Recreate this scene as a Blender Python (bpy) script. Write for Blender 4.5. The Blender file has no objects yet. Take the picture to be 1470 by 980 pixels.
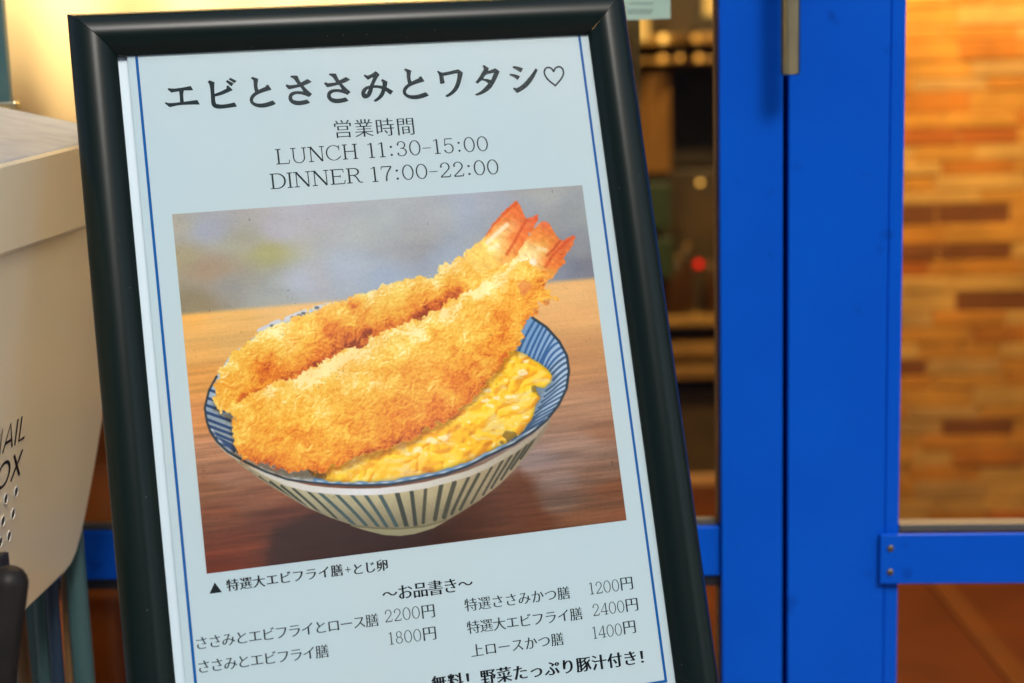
import bpy, bmesh, math, random
import numpy as np
from mathutils import Vector, Matrix
from mathutils.geometry import delaunay_2d_cdt, interpolate_bezier

random.seed(7)
S = bpy.context.scene
COL = S.collection

# ------------------------------------------------------------------ camera
F = 2040.0; CX, CY = 735.0, 490.0             # focal length and centre in pixels of the 1470x980 photograph
CAM = Vector((0, 0, 0.95))
dn = Vector((.179, 6.6, 1.0)).normalized()    # world "down" seen by the camera (x right, y down, z forward)
hx = Vector((1.0, -.017, -.066)); hx = (hx - dn * hx.dot(dn)).normalized()
nf = hx.cross(dn)
M3 = Matrix((hx, nf, -dn))                    # camera coordinates -> world (x along the shop front, y into the shop, z up)


def W(p):
    return M3 @ Vector(p) + CAM


cam = bpy.data.cameras.new('camera'); camo = bpy.data.objects.new('camera', cam); COL.objects.link(camo)
cam.sensor_width = 36.0; cam.lens = F * 36.0 / 1470.0
cam.clip_start = 0.02; cam.clip_end = 500.0
camo.matrix_world = Matrix.Translation(CAM) @ Matrix(((M3[0][0], -M3[0][1], -M3[0][2]), (M3[1][0], -M3[1][1], -M3[1][2]),
                                                      (M3[2][0], -M3[2][1], -M3[2][2]))).to_4x4()
cam.dof.use_dof = True; cam.dof.focus_distance = 1.205; cam.dof.aperture_fstop = 2.9
S.camera = camo

# ------------------------------------------------------------------ sky, sun, exposure
SUN_EL, SUN_AZ = math.radians(44), math.radians(-158)     # azimuth: behind the camera, a little to the right
wd = bpy.data.worlds.new("World"); S.world = wd; wd.use_nodes = True
wn = wd.node_tree
sky = wn.nodes.new('ShaderNodeTexSky'); sky.sky_type = 'NISHITA'; sky.sun_disc = False
sky.sun_elevation = SUN_EL; sky.sun_rotation = math.radians(158); sky.air_density = 1.0; sky.dust_density = 4.0; sky.ozone_density = 1.0
bg = wn.nodes['Background']; bg.inputs[1].default_value = 0.12
wn.links.new(sky.outputs[0], bg.inputs[0])
sl = bpy.data.lights.new('sun', 'SUN'); sl.energy = .95; sl.angle = math.radians(14); sl.color = (1, .98, .95)
so = bpy.data.objects.new('sun', sl); COL.objects.link(so)
sd = Vector((math.sin(math.radians(22)) * math.cos(SUN_EL), -math.cos(math.radians(22)) * math.cos(SUN_EL), math.sin(SUN_EL)))
so.rotation_euler = sd.to_track_quat('Z', 'Y').to_euler(); so.location = (1, -3, 4)
S.view_settings.view_transform = 'Standard'; S.view_settings.look = 'None'
S.view_settings.exposure = 0.62; S.view_settings.gamma = 1.0
S.cycles.max_bounces = 8; S.cycles.transparent_max_bounces = 12; S.cycles.use_denoising = True
S.cycles.sample_clamp_indirect = 6.0


# ------------------------------------------------------------------ helpers
def lin(c):
    return tuple(((x / 255) / 12.92 if x / 255 <= .04045 else ((x / 255 + .055) / 1.055) ** 2.4) for x in c)


def ray(px, py):
    return M3 @ Vector(((px - CX) / F, (py - CY) / F, 1.0))


def onY(px, py, Y):
    d = ray(px, py); return CAM + d * ((Y - CAM.y) / d.y)


def onZ(px, py, Z):
    d = ray(px, py); return CAM + d * ((Z - CAM.z) / d.z)


def atD(px, py, z):
    return W(((px - CX) / F * z, (py - CY) / F * z, z))


def mat(name, color=(.5, .5, .5), rough=.5, metal=0.0, spec=.5, coat=0.0, noise=None, bump=0.0, bscale=200.0, emit=None, estr=0.0):
    """Principled with procedural mottling: noise = (scale, amount, second colour)."""
    m = bpy.data.materials.new(name); m.use_nodes = True
    nt = m.node_tree; b = nt.nodes['Principled BSDF']
    b.inputs['Base Color'].default_value = (*color, 1); b.inputs['Roughness'].default_value = rough
    b.inputs['Metallic'].default_value = metal; b.inputs['Specular IOR Level'].default_value = spec
    b.inputs['Coat Weight'].default_value = coat
    tc = nt.nodes.new('ShaderNodeTexCoord')
    if noise:
        n = nt.nodes.new('ShaderNodeTexNoise'); n.inputs['Scale'].default_value = noise[0]; n.inputs['Detail'].default_value = 6
        nt.links.new(tc.outputs['Object'], n.inputs['Vector'])
        r = nt.nodes.new('ShaderNodeValToRGB'); r.color_ramp.elements[0].position = .35; r.color_ramp.elements[1].position = .7
        r.color_ramp.elements[0].color = (0, 0, 0, 1); r.color_ramp.elements[1].color = (noise[1],) * 3 + (1,)
        nt.links.new(n.outputs['Fac'], r.inputs[0])
        mx = nt.nodes.new('ShaderNodeMix'); mx.data_type = 'RGBA'
        mx.inputs[6].default_value = (*color, 1); mx.inputs[7].default_value = (*noise[2], 1)
        nt.links.new(r.outputs[0], mx.inputs[0]); nt.links.new(mx.outputs[2], b.inputs['Base Color'])
    if bump:
        n2 = nt.nodes.new('ShaderNodeTexNoise'); n2.inputs['Scale'].default_value = bscale; n2.inputs['Detail'].default_value = 4
        nt.links.new(tc.outputs['Object'], n2.inputs['Vector'])
        bp = nt.nodes.new('ShaderNodeBump'); bp.inputs['Strength'].default_value = bump; bp.inputs['Distance'].default_value = .001
        nt.links.new(n2.outputs['Fac'], bp.inputs['Height']); nt.links.new(bp.outputs[0], b.inputs['Normal'])
    if emit:
        b.inputs['Emission Color'].default_value = (*emit, 1); b.inputs['Emission Strength'].default_value = estr
    return m


def glass_mat(name, tint=(1, 1, 1), ior=1.45, rough=0.0, glare_haze=0.0):
    m = bpy.data.materials.new(name); m.use_nodes = True; nt = m.node_tree
    for n in list(nt.nodes):
        if n.type != 'OUTPUT_MATERIAL': nt.nodes.remove(n)
    out = [n for n in nt.nodes if n.type == 'OUTPUT_MATERIAL'][0]
    tr = nt.nodes.new('ShaderNodeBsdfTransparent'); tr.inputs[0].default_value = (*tint, 1)
    gl = nt.nodes.new('ShaderNodeBsdfGlossy'); gl.inputs['Roughness'].default_value = rough
    fr = nt.nodes.new('ShaderNodeFresnel'); fr.inputs[0].default_value = ior
    mx = nt.nodes.new('ShaderNodeMixShader')
    nt.links.new(fr.outputs[0], mx.inputs[0]); nt.links.new(tr.outputs[0], mx.inputs[1]); nt.links.new(gl.outputs[0], mx.inputs[2])
    src = mx
    if glare_haze:
        df = nt.nodes.new('ShaderNodeBsdfDiffuse'); df.inputs[0].default_value = (.8, .8, .8, 1)
        nz = nt.nodes.new('ShaderNodeTexNoise'); nz.inputs['Scale'].default_value = 5.0; nz.inputs['Detail'].default_value = 3
        tc = nt.nodes.new('ShaderNodeTexCoord'); nt.links.new(tc.outputs['Object'], nz.inputs['Vector'])
        mr = nt.nodes.new('ShaderNodeMapRange'); mr.inputs[1].default_value = .42; mr.inputs[2].default_value = .75
        mr.inputs[3].default_value = glare_haze * .05; mr.inputs[4].default_value = glare_haze  # patchy pale diffuse mix imitating glare on the clear sheet
        nt.links.new(nz.outputs['Fac'], mr.inputs[0])
        m2 = nt.nodes.new('ShaderNodeMixShader')
        nt.links.new(mr.outputs[0], m2.inputs[0]); nt.links.new(mx.outputs[0], m2.inputs[1]); nt.links.new(df.outputs[0], m2.inputs[2])
        src = m2
    nt.links.new(src.outputs[0], out.inputs['Surface'])
    return m


def tag(o, label=None, cat=None, group=None, kind=None):
    if label: o['label'] = label
    if cat: o['category'] = cat
    if group: o['group'] = group
    if kind: o['kind'] = kind
    return o


def wloc(o):
    v = Vector((0, 0, 0))
    while o is not None: v += o.location; o = o.parent
    return v


def empty(name, loc, label, cat, group=None):
    e = bpy.data.objects.new(name, None); COL.objects.link(e); e.location = loc; e.empty_display_size = .05
    return tag(e, label, cat, group)


def obj(name, V, Fc, m, parent=None, smooth=False, at=None):
    """Mesh object from WORLD coordinates."""
    V = [Vector(v) for v in V]
    if at is None:
        if parent: at = wloc(parent)
        else:
            at = Vector(((min(v.x for v in V) + max(v.x for v in V)) / 2, (min(v.y for v in V) + max(v.y for v in V)) / 2, min(v.z for v in V)))
    me = bpy.data.meshes.new(name); me.from_pydata([tuple(v - at) for v in V], [], Fc); me.validate(); me.update()
    if smooth: me.polygons.foreach_set('use_smooth', [True] * len(me.polygons))
    o = bpy.data.objects.new(name, me); COL.objects.link(o)
    if m: me.materials.append(m)
    if parent: o.parent = parent; o.location = at - wloc(parent)
    else: o.location = at
    return o


BOXF = [(0, 3, 2, 1), (4, 5, 6, 7), (0, 1, 5, 4), (1, 2, 6, 5), (2, 3, 7, 6), (3, 0, 4, 7)]


def box(name, lo, hi, m, parent=None, bev=0.0, seg=2):
    x0, y0, z0 = lo; x1, y1, z1 = hi
    V = [(x0, y0, z0), (x1, y0, z0), (x1, y1, z0), (x0, y1, z0), (x0, y0, z1), (x1, y0, z1), (x1, y1, z1), (x0, y1, z1)]
    o = obj(name, V, BOXF, m, parent)
    if bev: bevel(o, bev, seg)
    return o


def bevel(o, w, seg=2):
    bm = bmesh.new(); bm.from_mesh(o.data); bmesh.ops.recalc_face_normals(bm, faces=bm.faces)
    bmesh.ops.bevel(bm, geom=bm.edges[:], offset=w, segments=seg, profile=.5, affect='EDGES', clamp_overlap=True)
    for f in bm.faces: f.smooth = False
    bm.to_mesh(o.data); bm.free()
    return o


def hexa(name, P, m, parent=None, bev=0):
    o = obj(name, P, BOXF, m, parent)
    bm = bmesh.new(); bm.from_mesh(o.data); bmesh.ops.recalc_face_normals(bm, faces=bm.faces); bm.to_mesh(o.data); bm.free()
    if bev: bevel(o, bev)
    return o


def tube(name, pts, r, m, parent=None, n=20, smooth=True, squash=None):
    pts = [Vector(p) for p in pts]; V = []; Fc = []
    rr = r if isinstance(r, (list, tuple)) else [r] * len(pts)
    up = Vector((0, 0, 1))
    t0 = (pts[1] - pts[0]).normalized()
    a = t0.cross(up if abs(t0.z) < .95 else Vector((0, 1, 0))).normalized()
    for i, p in enumerate(pts):
        t = (pts[min(i + 1, len(pts) - 1)] - pts[max(i - 1, 0)]).normalized()
        a = (a - t * a.dot(t)).normalized(); b = t.cross(a)
        for k in range(n):
            q = 2 * math.pi * k / n; V.append(p + a * math.cos(q) * rr[i] + b * math.sin(q) * rr[i])
    for i in range(len(pts) - 1):
        for k in range(n):
            Fc.append((i * n + k, i * n + (k + 1) % n, (i + 1) * n + (k + 1) % n, (i + 1) * n + k))
    Fc.append(tuple(range(n - 1, -1, -1))); Fc.append(tuple((len(pts) - 1) * n + k for k in range(n)))
    o = obj(name, V, Fc, m, parent, smooth)
    return o


def disc_ball(name, c, r, m, parent=None, rings=8, seg=12):
    V = []; Fc = []
    for i in range(rings + 1):
        a = math.pi * i / rings
        for k in range(seg):
            b = 2 * math.pi * k / seg; V.append(Vector(c) + Vector((math.sin(a) * math.cos(b), math.sin(a) * math.sin(b), math.cos(a))) * r)
    for i in range(rings):
        for k in range(seg):
            Fc.append((i * seg + k, (i + 1) * seg + k, (i + 1) * seg + (k + 1) % seg, i * seg + (k + 1) % seg))
    return obj(name, V, Fc, m, parent, True)


# ------------------------------------------------------------------ materials
M = {}
M['blue'] = mat('blue_gloss_paint', (.0005, .092, .60), .40, spec=.12, noise=(7, .55, (.0005, .070, .52)), bump=.08, bscale=60)
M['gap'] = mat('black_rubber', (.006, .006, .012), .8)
M['steel'] = mat('worn_brass_steel', (.66, .60, .38), .22, metal=1.0, noise=(30, .5, (.5, .42, .25)))
M['bead'] = mat('brown_glazing_bead', (.22, .11, .04), .3, noise=(20, .4, (.36, .2, .07)))
M['alu'] = mat('dull_aluminium', (.11, .105, .085), .5, metal=.3)
M['glass'] = glass_mat('door_glass', (.94, .95, .93), 1.2)
M['mortar'] = mat('sandy_mortar', (.50, .27, .07), .9, noise=(8, .5, (.40, .2, .05)))
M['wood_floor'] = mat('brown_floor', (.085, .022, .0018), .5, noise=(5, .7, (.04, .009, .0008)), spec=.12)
M['dark_wood'] = mat('dark_red_wood', (.24, .062, .006), .5, spec=.12, noise=(5, .6, (.12, .04, .012)))
M['stripe'] = mat('paler_brown', (.105, .034, .0035), .55, spec=.12, noise=(9, .6, (.065, .026, .004)))
M['pale_wood'] = mat('pale_wood', (.42, .24, .09), .45, noise=(6, .5, (.3, .15, .05)))
M['cream'] = mat('cream_cloth', (.85, .74, .52), .9, noise=(4, .3, (.8, .5, .22)))
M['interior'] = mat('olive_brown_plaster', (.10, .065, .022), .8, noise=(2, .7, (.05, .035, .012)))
M['plaster'] = mat('grey_render', (.45, .44, .42), .85, noise=(3, .5, (.38, .37, .35)), bump=.4, bscale=90)
M['asphalt'] = mat('grey_paving', (.32, .31, .29), .9, noise=(25, .6, (.22, .21, .20)), bump=.5, bscale=150)
M['mail'] = mat('cream_powder_coat', (.86, .75, .51), .3, spec=.4, noise=(6, .25, (.76, .68, .50)), bump=.06, bscale=400)
M['lidtop'] = mat('dusty_darkened_lid_paint', (.36, .36, .34), .75, spec=.15, noise=(38, .7, (.27, .27, .26)), bump=.15, bscale=120)  # dust-streaked paint, also darkened to offset the strong light on the lid top
M['maildark'] = mat('hole_dark', (.06, .05, .035), .8)
M['ink'] = mat('black_print', (.008, .008, .012), .5)
M['teal'] = mat('teal_enamel', (.055, .12, .125), .35, noise=(12, .4, (.04, .09, .10)))
M['navy'] = mat('navy_enamel', (.012, .03, .06), .4)
M['blackmetal'] = mat('black_satin_tube', (.012, .011, .011), .45, spec=.2, noise=(20, .4, (.03, .026, .02)))


nt = M['cream'].node_tree; tl = nt.nodes.new('ShaderNodeBsdfTranslucent'); tl.inputs[0].default_value = (.92, .83, .64, 1)
ms_ = nt.nodes.new('ShaderNodeMixShader'); ms_.inputs[0].default_value = .6
nt.links.new(nt.nodes['Principled BSDF'].outputs[0], ms_.inputs[1]); nt.links.new(tl.outputs[0], ms_.inputs[2]); nt.links.new(ms_.outputs[0], nt.nodes['Material Output'].inputs[0])
nt = M['blue'].node_tree; b_ = nt.nodes['Principled BSDF']; tc_ = nt.nodes.new('ShaderNodeTexCoord')
nz_ = nt.nodes.new('ShaderNodeTexNoise'); nz_.inputs['Scale'].default_value = 34; nz_.inputs['Detail'].default_value = 5; nt.links.new(tc_.outputs['Object'], nz_.inputs['Vector'])
rp_ = nt.nodes.new('ShaderNodeValToRGB'); rp_.color_ramp.elements[0].position = .66; rp_.color_ramp.elements[1].position = .74
rp_.color_ramp.elements[0].color = (1, 1, 1, 1); rp_.color_ramp.elements[1].color = (.74, .74, .78, 1); nt.links.new(nz_.outputs['Fac'], rp_.inputs[0])
mm_ = nt.nodes.new('ShaderNodeMix'); mm_.data_type = 'RGBA'; mm_.blend_type = 'MULTIPLY'; mm_.inputs[0].default_value = 1
src_ = b_.inputs['Base Color'].links[0].from_socket; nt.links.new(src_, mm_.inputs[6]); nt.links.new(rp_.outputs[0], mm_.inputs[7]); nt.links.new(mm_.outputs[2], b_.inputs['Base Color'])
# ------------------------------------------------------------------ setting: ground, kerb step, shop front
YD = 1.48
ob = empty('building', (0, -9, 0), 'plain grey building across the street, reflected in the glass', 'building')
box('wall', (-14, -9.6, .02), (14, -9, 9), M['plaster'], ob)
M['winglass'] = mat('dark_window', (.03, .035, .04), .1)
for fz in (1.0, 3.9, 6.6):
    for kx in range(-6, 7): box('window', (kx * 2.1 - .55, -8.995, fz), (kx * 2.1 + .55, -8.93, fz + 1.4), M['winglass'], ob)
g = obj('ground', [(-60, -60, 0), (60, -60, 0), (60, 60, 0), (-60, 60, 0)], [(0, 1, 2, 3)], M['asphalt']); tag(g, kind='structure')
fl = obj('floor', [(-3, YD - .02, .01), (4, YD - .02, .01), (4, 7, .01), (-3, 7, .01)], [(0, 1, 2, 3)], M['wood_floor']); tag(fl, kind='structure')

PY = 490
xl0, xl1 = onY(1034.5, PY, YD).x, onY(1123.5, PY, YD).x
xr0, xr1 = onY(1131.5, PY, YD).x, onY(1295, PY, YD).x
zt = 2.05
zr0, zr1 = onY(1300, 838, YD - .006).z, onY(1300, 767, YD - .006).z
zl0, zl1 = onY(600, 829, YD + .008).z, onY(600, 759.5, YD + .008).z
XL, XR = -1.3, xr0 + .75

dl = empty('glazed_door', ((XL + xl1) / 2, YD + .02, 0.02), 'blue painted door leaf behind the menu stand, with long metal pull handle', 'door')
box('stile', (xl0, YD, .02), (xl1, YD + .042, zt), M['blue'], dl, .0015)
box('stile', (XL, YD, .02), (XL + .1, YD + .042, zt), M['blue'], dl, .0015)
box('middle_rail', (XL + .1, YD + .008, zl0), (xl0 - .0005, YD + .034, zl1), M['blue'], dl, .0015)
box('bead_or_shade_strip', (XL + .101, YD + .012, zl0 - .0125), (xl0 - .0015, YD + .026, zl0 - .0005), M['gap'], dl)  # black strip standing in for the shadow below the rail
box('bottom_rail', (XL + .1, YD + .004, .02), (xl0 - .0005, YD + .036, .12), M['blue'], dl, .0015)
box('top_rail', (XL + .1, YD + .004, zt - .1), (xl0 - .0005, YD + .036, zt), M['blue'], dl, .0015)
xb = onY(1026, PY, YD + .02).x
box('bead_or_shade_strip', (xb, YD + .016, zl1 + .001), (xl0 - .001, YD + .026, zt - .101), M['bead'], dl, .001)
box('bead_or_shade_strip', (XL + .101, YD + .014, zl1 + .0005), (xb - .001, YD + .026, zl1 + .0065), M['alu'], dl)
box('bead_or_shade_strip', (xb, YD + .016, .121), (xl0 - .001, YD + .026, zl0 - .001), M['bead'], dl, .001)
box('glass_pane', (XL + .101, YD + .0265, .121), (xl0 - .001, YD + .0305, zl0 - .001), M['glass'], dl)
box('glass_pane', (XL + .101, YD + .0265, zl1 + .001), (xl0 - .001, YD + .0305, zt - .101), M['glass'], dl)
# long pull handle, standing off the stile
hc = onY(1134.5, 60, YD - .036); hb = onY(1134.5, 108, YD - .036)
hr = .0101
tube('pull_handle', [(hc.x, YD - .036, hb.z), (hc.x, YD - .036, hb.z + .002), (hc.x, YD - .036, hb.z + .6), (hc.x, YD - .036, hb.z + .602)],
     [hr * .82, hr, hr, hr * .82], M['steel'], dl, 28)
for zz in (.12, .48):
    tube('handle_bracket', [(hc.x - .001, YD - .034, hb.z + zz), (hc.x - .010, YD + .001, hb.z + zz)], .006, M['steel'], dl, 14)

dr = empty('glazed_door', ((xr0 + XR) / 2, YD + .02, 0.02), 'blue painted door leaf in front of the brick wall, with a screwed crossbar', 'door')
xs = onY(1273, PY, YD).x
box('stile', (xr0, YD, .02), (xs, YD + .042, zt), M['blue'], dr, .0015)
box('stile_bead', (xs + .0003, YD + .0018, .02), (xr1, YD + .040, zt), M['blue'], dr, .0025, 3)
box('stile', (XR - .1, YD, .02), (XR, YD + .042, zt), M['blue'], dr, .0015)
xo = onY(1267, PY, YD - .006).x
box('crossbar', (xo, YD - .0065, zr0), (XR - .03, YD - .0005, zr1), M['blue'], dr, .0012)
box('middle_rail', (xr1 + .0003, YD + .001, zr0 + .004), (XR - .1003, YD + .034, zr1 - .004), M['blue'], dr)
box('bead_or_shade_strip', (xr1 + .0005, YD + .002, zr1 + .0005), (XR - .101, YD + .024, zr1 + .0085), M['alu'], dr, .0008)
box('bottom_rail', (xr1 + .0003, YD + .004, .02), (XR - .1003, YD + .036, .12), M['blue'], dr)
box('top_rail', (xr1 + .0003, YD + .004, zt - .1), (XR - .1003, YD + .036, zt), M['blue'], dr)
box('glass_pane', (xr1 + .0005, YD + .0265, .121), (XR - .101, YD + .0305, zr0 + .003), M['glass'], dr)
box('glass_pane', (xr1 + .0005, YD + .0265, zr1 + .0005), (XR - .101, YD + .0305, zt - .101), M['glass'], dr)
M['screw'] = mat('brass_screw', (.25, .20, .10), .35, metal=.9)
for k, (u, v) in enumerate(((1278.5, 787), (1278, 821))):
    p = onY(u, v, YD - .0065)
    s = tube('screw', [(p.x, YD - .0066, p.z), (p.x, YD - .0078, p.z), (p.x, YD - .0083, p.z)], [.0035, .0033, .0018], M['screw'], dr, 14)
    box('screw_slot', (p.x - .0026, YD - .0086, p.z - .0005), (p.x + .0026, YD - .00832, p.z + .0005), M['gap'], s)

fr = empty('shop_front', (0, YD + .06, 0), 'grey rendered shop front wall round the blue doors', 'wall')
box('wall_pier', (XL - 2.2, YD + .01, .0), (XL - .004, YD + .2, 3.0), M['plaster'], fr)
box('wall_pier', (XR + .004, YD + .01, .0), (XR + 2.2, YD + .2, 3.0), M['plaster'], fr)
box('lintel', (XL - .003, YD + .01, zt + .03), (XR + .003, YD + .2, 3.0), M['plaster'], fr)
box('threshold', (XL - .003, YD + .0, .0), (XR + .003, YD + .06, .018), M['alu'], fr)
box('door_gasket', (xl1 - .001, YD + .0425, .019), (xr0 + .001, YD + .055, zt + .02), M['gap'], fr)

# ------------------------------------------------------------------ shop interior
YB = 3.0                                     # brick wall
xw0 = onY(1262, 300, YB).x; xw1 = 3.2
room = empty('shop_room', (0.5, 4, 0.01), 'dim olive brown walls and ceiling of the shop interior', 'room')
YE = 5.2
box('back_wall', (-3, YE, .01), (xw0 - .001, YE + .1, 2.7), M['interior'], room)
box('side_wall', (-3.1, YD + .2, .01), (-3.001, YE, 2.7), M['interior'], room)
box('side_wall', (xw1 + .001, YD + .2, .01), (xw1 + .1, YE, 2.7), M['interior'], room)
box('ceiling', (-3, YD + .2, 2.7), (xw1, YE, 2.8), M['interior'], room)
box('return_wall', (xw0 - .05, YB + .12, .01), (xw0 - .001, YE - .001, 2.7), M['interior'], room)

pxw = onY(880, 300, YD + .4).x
box('lamp_spill_blocker', (pxw, YD + .10, .011), (pxw + .03, YE - .001, 2.699), M['interior'], room)  # unseen wall added to keep the curtain lamp's light out of the shop
# brick wall: every brick a part
bw = empty('brick_wall', ((xw0 + xw1) / 2, YB, .01), 'warm orange and brown thin brick wall seen through the right door glass', 'wall')
box('mortar', (xw0, YB - .0095, .011), (xw1, YB + .1, 2.7), M['mortar'], bw)
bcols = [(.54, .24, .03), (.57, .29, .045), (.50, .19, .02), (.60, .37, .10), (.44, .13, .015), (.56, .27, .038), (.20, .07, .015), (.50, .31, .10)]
bmats = [mat('brick_clay', c, .85, noise=(9, .75, tuple(x * .52 for x in c)), bump=.6, bscale=60) for c in bcols]
bh, bl = .0335, .150
bmesh_cache = {}
rb = random.Random(21)


def brick_mesh(ln, mi, bh):
    key = (round(ln, 3), mi, bh)
    if key not in bmesh_cache:
        me = bpy.data.meshes.new('brick'); j = .0012
        x0, x1, y0, y1, z0, z1 = 0, ln, -.012, .02, 0, bh - .0035
        V = [(x0, y1, z0), (x1, y1, z0), (x1, y1, z1), (x0, y1, z1), (x0, y0 + j, z0), (x1, y0 + j, z0), (x1, y0 + j, z1), (x0, y0 + j, z1),
             (x0 + j, y0, z0 + j), (x1 - j, y0, z0 + j), (x1 - j, y0, z1 - j), (x0 + j, y0, z1 - j)]
        Fc = [(4, 5, 9, 8), (5, 6, 10, 9), (6, 7, 11, 10), (7, 4, 8, 11), (8, 9, 10, 11), (0, 1, 5, 4), (1, 2, 6, 5), (2, 3, 7, 6), (3, 0, 4, 7)]
        me.from_pydata(V, [], Fc); me.materials.append(bmats[mi]); bmesh_cache[key] = me
    return bmesh_cache[key]


zb0 = .02
far_V, far_F = [], []
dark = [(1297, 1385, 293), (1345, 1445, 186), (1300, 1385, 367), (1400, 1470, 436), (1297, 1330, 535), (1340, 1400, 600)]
row = 0; z = zb0; nb = 0
xview1 = onY(1560, 400, YB).x
while z < 1.62:
    bh = rb.choice((.027, .0335, .0335, .041))
    x = xw0 - rb.random() * bl
    while x < xview1:
        ln = bl * rb.choice((.55, .8, 1.0, 1.0, 1.0, 1.25))
        a, b = max(x, xw0), x + ln - .004
        if b - a > .02:
            r = rb.random()
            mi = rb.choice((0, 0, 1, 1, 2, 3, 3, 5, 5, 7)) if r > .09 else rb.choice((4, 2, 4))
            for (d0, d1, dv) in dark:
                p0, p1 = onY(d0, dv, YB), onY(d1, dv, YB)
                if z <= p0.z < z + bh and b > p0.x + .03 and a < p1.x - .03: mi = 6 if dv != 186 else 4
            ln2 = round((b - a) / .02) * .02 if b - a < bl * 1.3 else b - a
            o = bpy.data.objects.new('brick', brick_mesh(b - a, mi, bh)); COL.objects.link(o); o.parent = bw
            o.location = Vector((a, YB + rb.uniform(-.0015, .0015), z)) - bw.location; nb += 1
        x += ln
    z += bh; row += 1
for bm_ in bmats:      # let the mottling run on from brick to brick
    n_ = bm_.node_tree; geo_ = n_.nodes.new('ShaderNodeNewGeometry')
    for nd in n_.nodes:
        if nd.type == 'TEX_NOISE':
            for l_ in list(nd.inputs['Vector'].links): n_.links.remove(l_)
            n_.links.new(geo_.outputs['Position'], nd.inputs['Vector'])
print('bricks', nb)
fwv = []; fwf = []
zz = zb0
while zz < 2.66:
    x = xview1 + .02 if zz < 1.62 else xw0
    while x < xw1 - .16:
        ln = bl * rb.choice((.8, 1.0, 1.25)); k = len(fwv)
        fwv += [(x, YB - .01, zz), (x + ln - .004, YB - .01, zz), (x + ln - .004, YB - .01, zz + bh - .0035), (x, YB - .01, zz + bh - .0035),
                (x, YB + .01, zz), (x + ln - .004, YB + .01, zz), (x + ln - .004, YB + .01, zz + bh - .0035), (x, YB + .01, zz + bh - .0035)]
        fwf += [(k, k + 1, k + 2, k + 3), (k, k + 4, k + 5, k + 1), (k + 1, k + 5, k + 6, k + 2), (k + 2, k + 6, k + 7, k + 3), (k + 3, k + 7, k + 4, k)]
        x += ln
    zz += bh
tag(obj('bricks_beyond', fwv, fwf, bmats[1], bw), kind='stuff')

# slightly paler brown strip that crosses the floor diagonally under the right door glass
a0, a1 = onZ(1352, 838, .016), onZ(1478, 990, .016)
dv_ = (a1 - a0).normalized(); pv = dv_.cross(Vector((0, 0, 1))) * .022
a0 = a0 - dv_ * .3; a1 = a1 + dv_ * .3
tr = obj('floor_strip', [a0 - pv, a0 + pv, a1 + pv, a1 - pv] + [p - Vector((0, 0, .005)) for p in (a0 - pv, a0 + pv, a1 + pv, a1 - pv)],
         [(0, 1, 2, 3), (0, 4, 5, 1), (1, 5, 6, 2), (2, 6, 7, 3), (3, 7, 4, 0)], M['stripe'])
tag(tr, 'slightly paler brown strip running diagonally across the floor behind the right door glass', 'stripe')

# cream curtain with folds, lit from inside, behind the left glass
YC = YD + .30
cx0, cx1 = onY(-140, 100, YC).x, onY(870, 0, YC).x
nC = 160; cv = []; cf = []
czt, czb = 1.9, onY(200, 560, YC).z
for i in range(nC + 1):
    x = cx0 + (cx1 - cx0) * i / nC
    y = YC + .006 * math.sin(i * .23) + .012 * math.sin(i * .08 + 1.0)
    for q in range(2): cv += [(x, y + q * .002, czb), (x, y + q * .002, czt)]
for i in range(nC):
    k = i * 4
    cf += [(k, k + 4, k + 5, k + 1), (k + 2, k + 3, k + 7, k + 6), (k, k + 2, k + 6, k + 4), (k + 1, k + 5, k + 7, k + 3)]
tag(obj('curtain', cv, cf, M['cream'], smooth=True), 'cream curtain hanging inside the left glass, lit by warm lamplight', 'curtain')
tube('curtain_rod', [(cx0 - .05, YC, czt + .012), (cx1 + .05, YC, czt + .012)], .01, M['steel'])
tag(bpy.data.objects['curtain_rod'], 'thin brass rod holding up the cream curtain', 'curtain rod')

# dark red wooden bench under the curtain
b0 = onY(60, 700, YD + .42); b1 = onY(800, 700, YD + .42)
bn = empty('wooden_bench', ((b0.x + b1.x) / 2, YD + .6, .01), 'dark red wooden bench inside the glass behind the mailbox', 'bench')
zs = onY(150, 600, YD + .4).z
box('back_panel', (b0.x, YD + .42, .30), (b1.x, YD + .44, zs), M['dark_wood'], bn, .003)
box('seat', (b0.x, YD + .445, .30), (b1.x, YD + .80, .335), M['dark_wood'], bn, .004)
for xx in (b0.x + .03, b1.x - .08):
    for yy in (YD + .45, YD + .74): box('leg', (xx, yy, .01), (xx + .05, yy + .05, .299), M['dark_wood'], bn)

# counter with shelves in the dim part of the shop (between board and blue door)
YS = 3.7


def Rb(name, u0, v0, u1, v1, Y, dep, m, parent=None, bev=.004):
    a = onY(u0, v1, Y); b = onY(u1, v0, Y)
    return box(name, (a.x, Y, a.z), (b.x, Y + dep, b.z), m, parent, bev)


M['olive'] = mat('olive_gold_board', (.34, .20, .035), .5, noise=(9, .7, (.10, .055, .01)))
M['brownp'] = mat('amber_wood_panel', (.16, .075, .004), .5, noise=(3, .5, (.07, .03, .002)))
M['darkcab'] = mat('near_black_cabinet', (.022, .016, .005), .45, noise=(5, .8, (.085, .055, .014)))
M['green'] = mat('green_plastic', (.014, .034, .012), .5)
M['tanshelf'] = mat('tan_shelf', (.22, .12, .018), .5, noise=(9, .6, (.10, .05, .008)))
sh = empty('back_shelf', (onY(960, 100, YS).x, YS + .2, .01), 'dark shelf unit with gold boards in the dim shop beside the blue door', 'shelf')
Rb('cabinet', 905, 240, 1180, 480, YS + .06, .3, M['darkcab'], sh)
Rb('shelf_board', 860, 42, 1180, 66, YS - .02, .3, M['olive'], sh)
Rb('shelf_board', 860, 76, 1180, 94, YS - .02, .3, M['olive'], sh)
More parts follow.
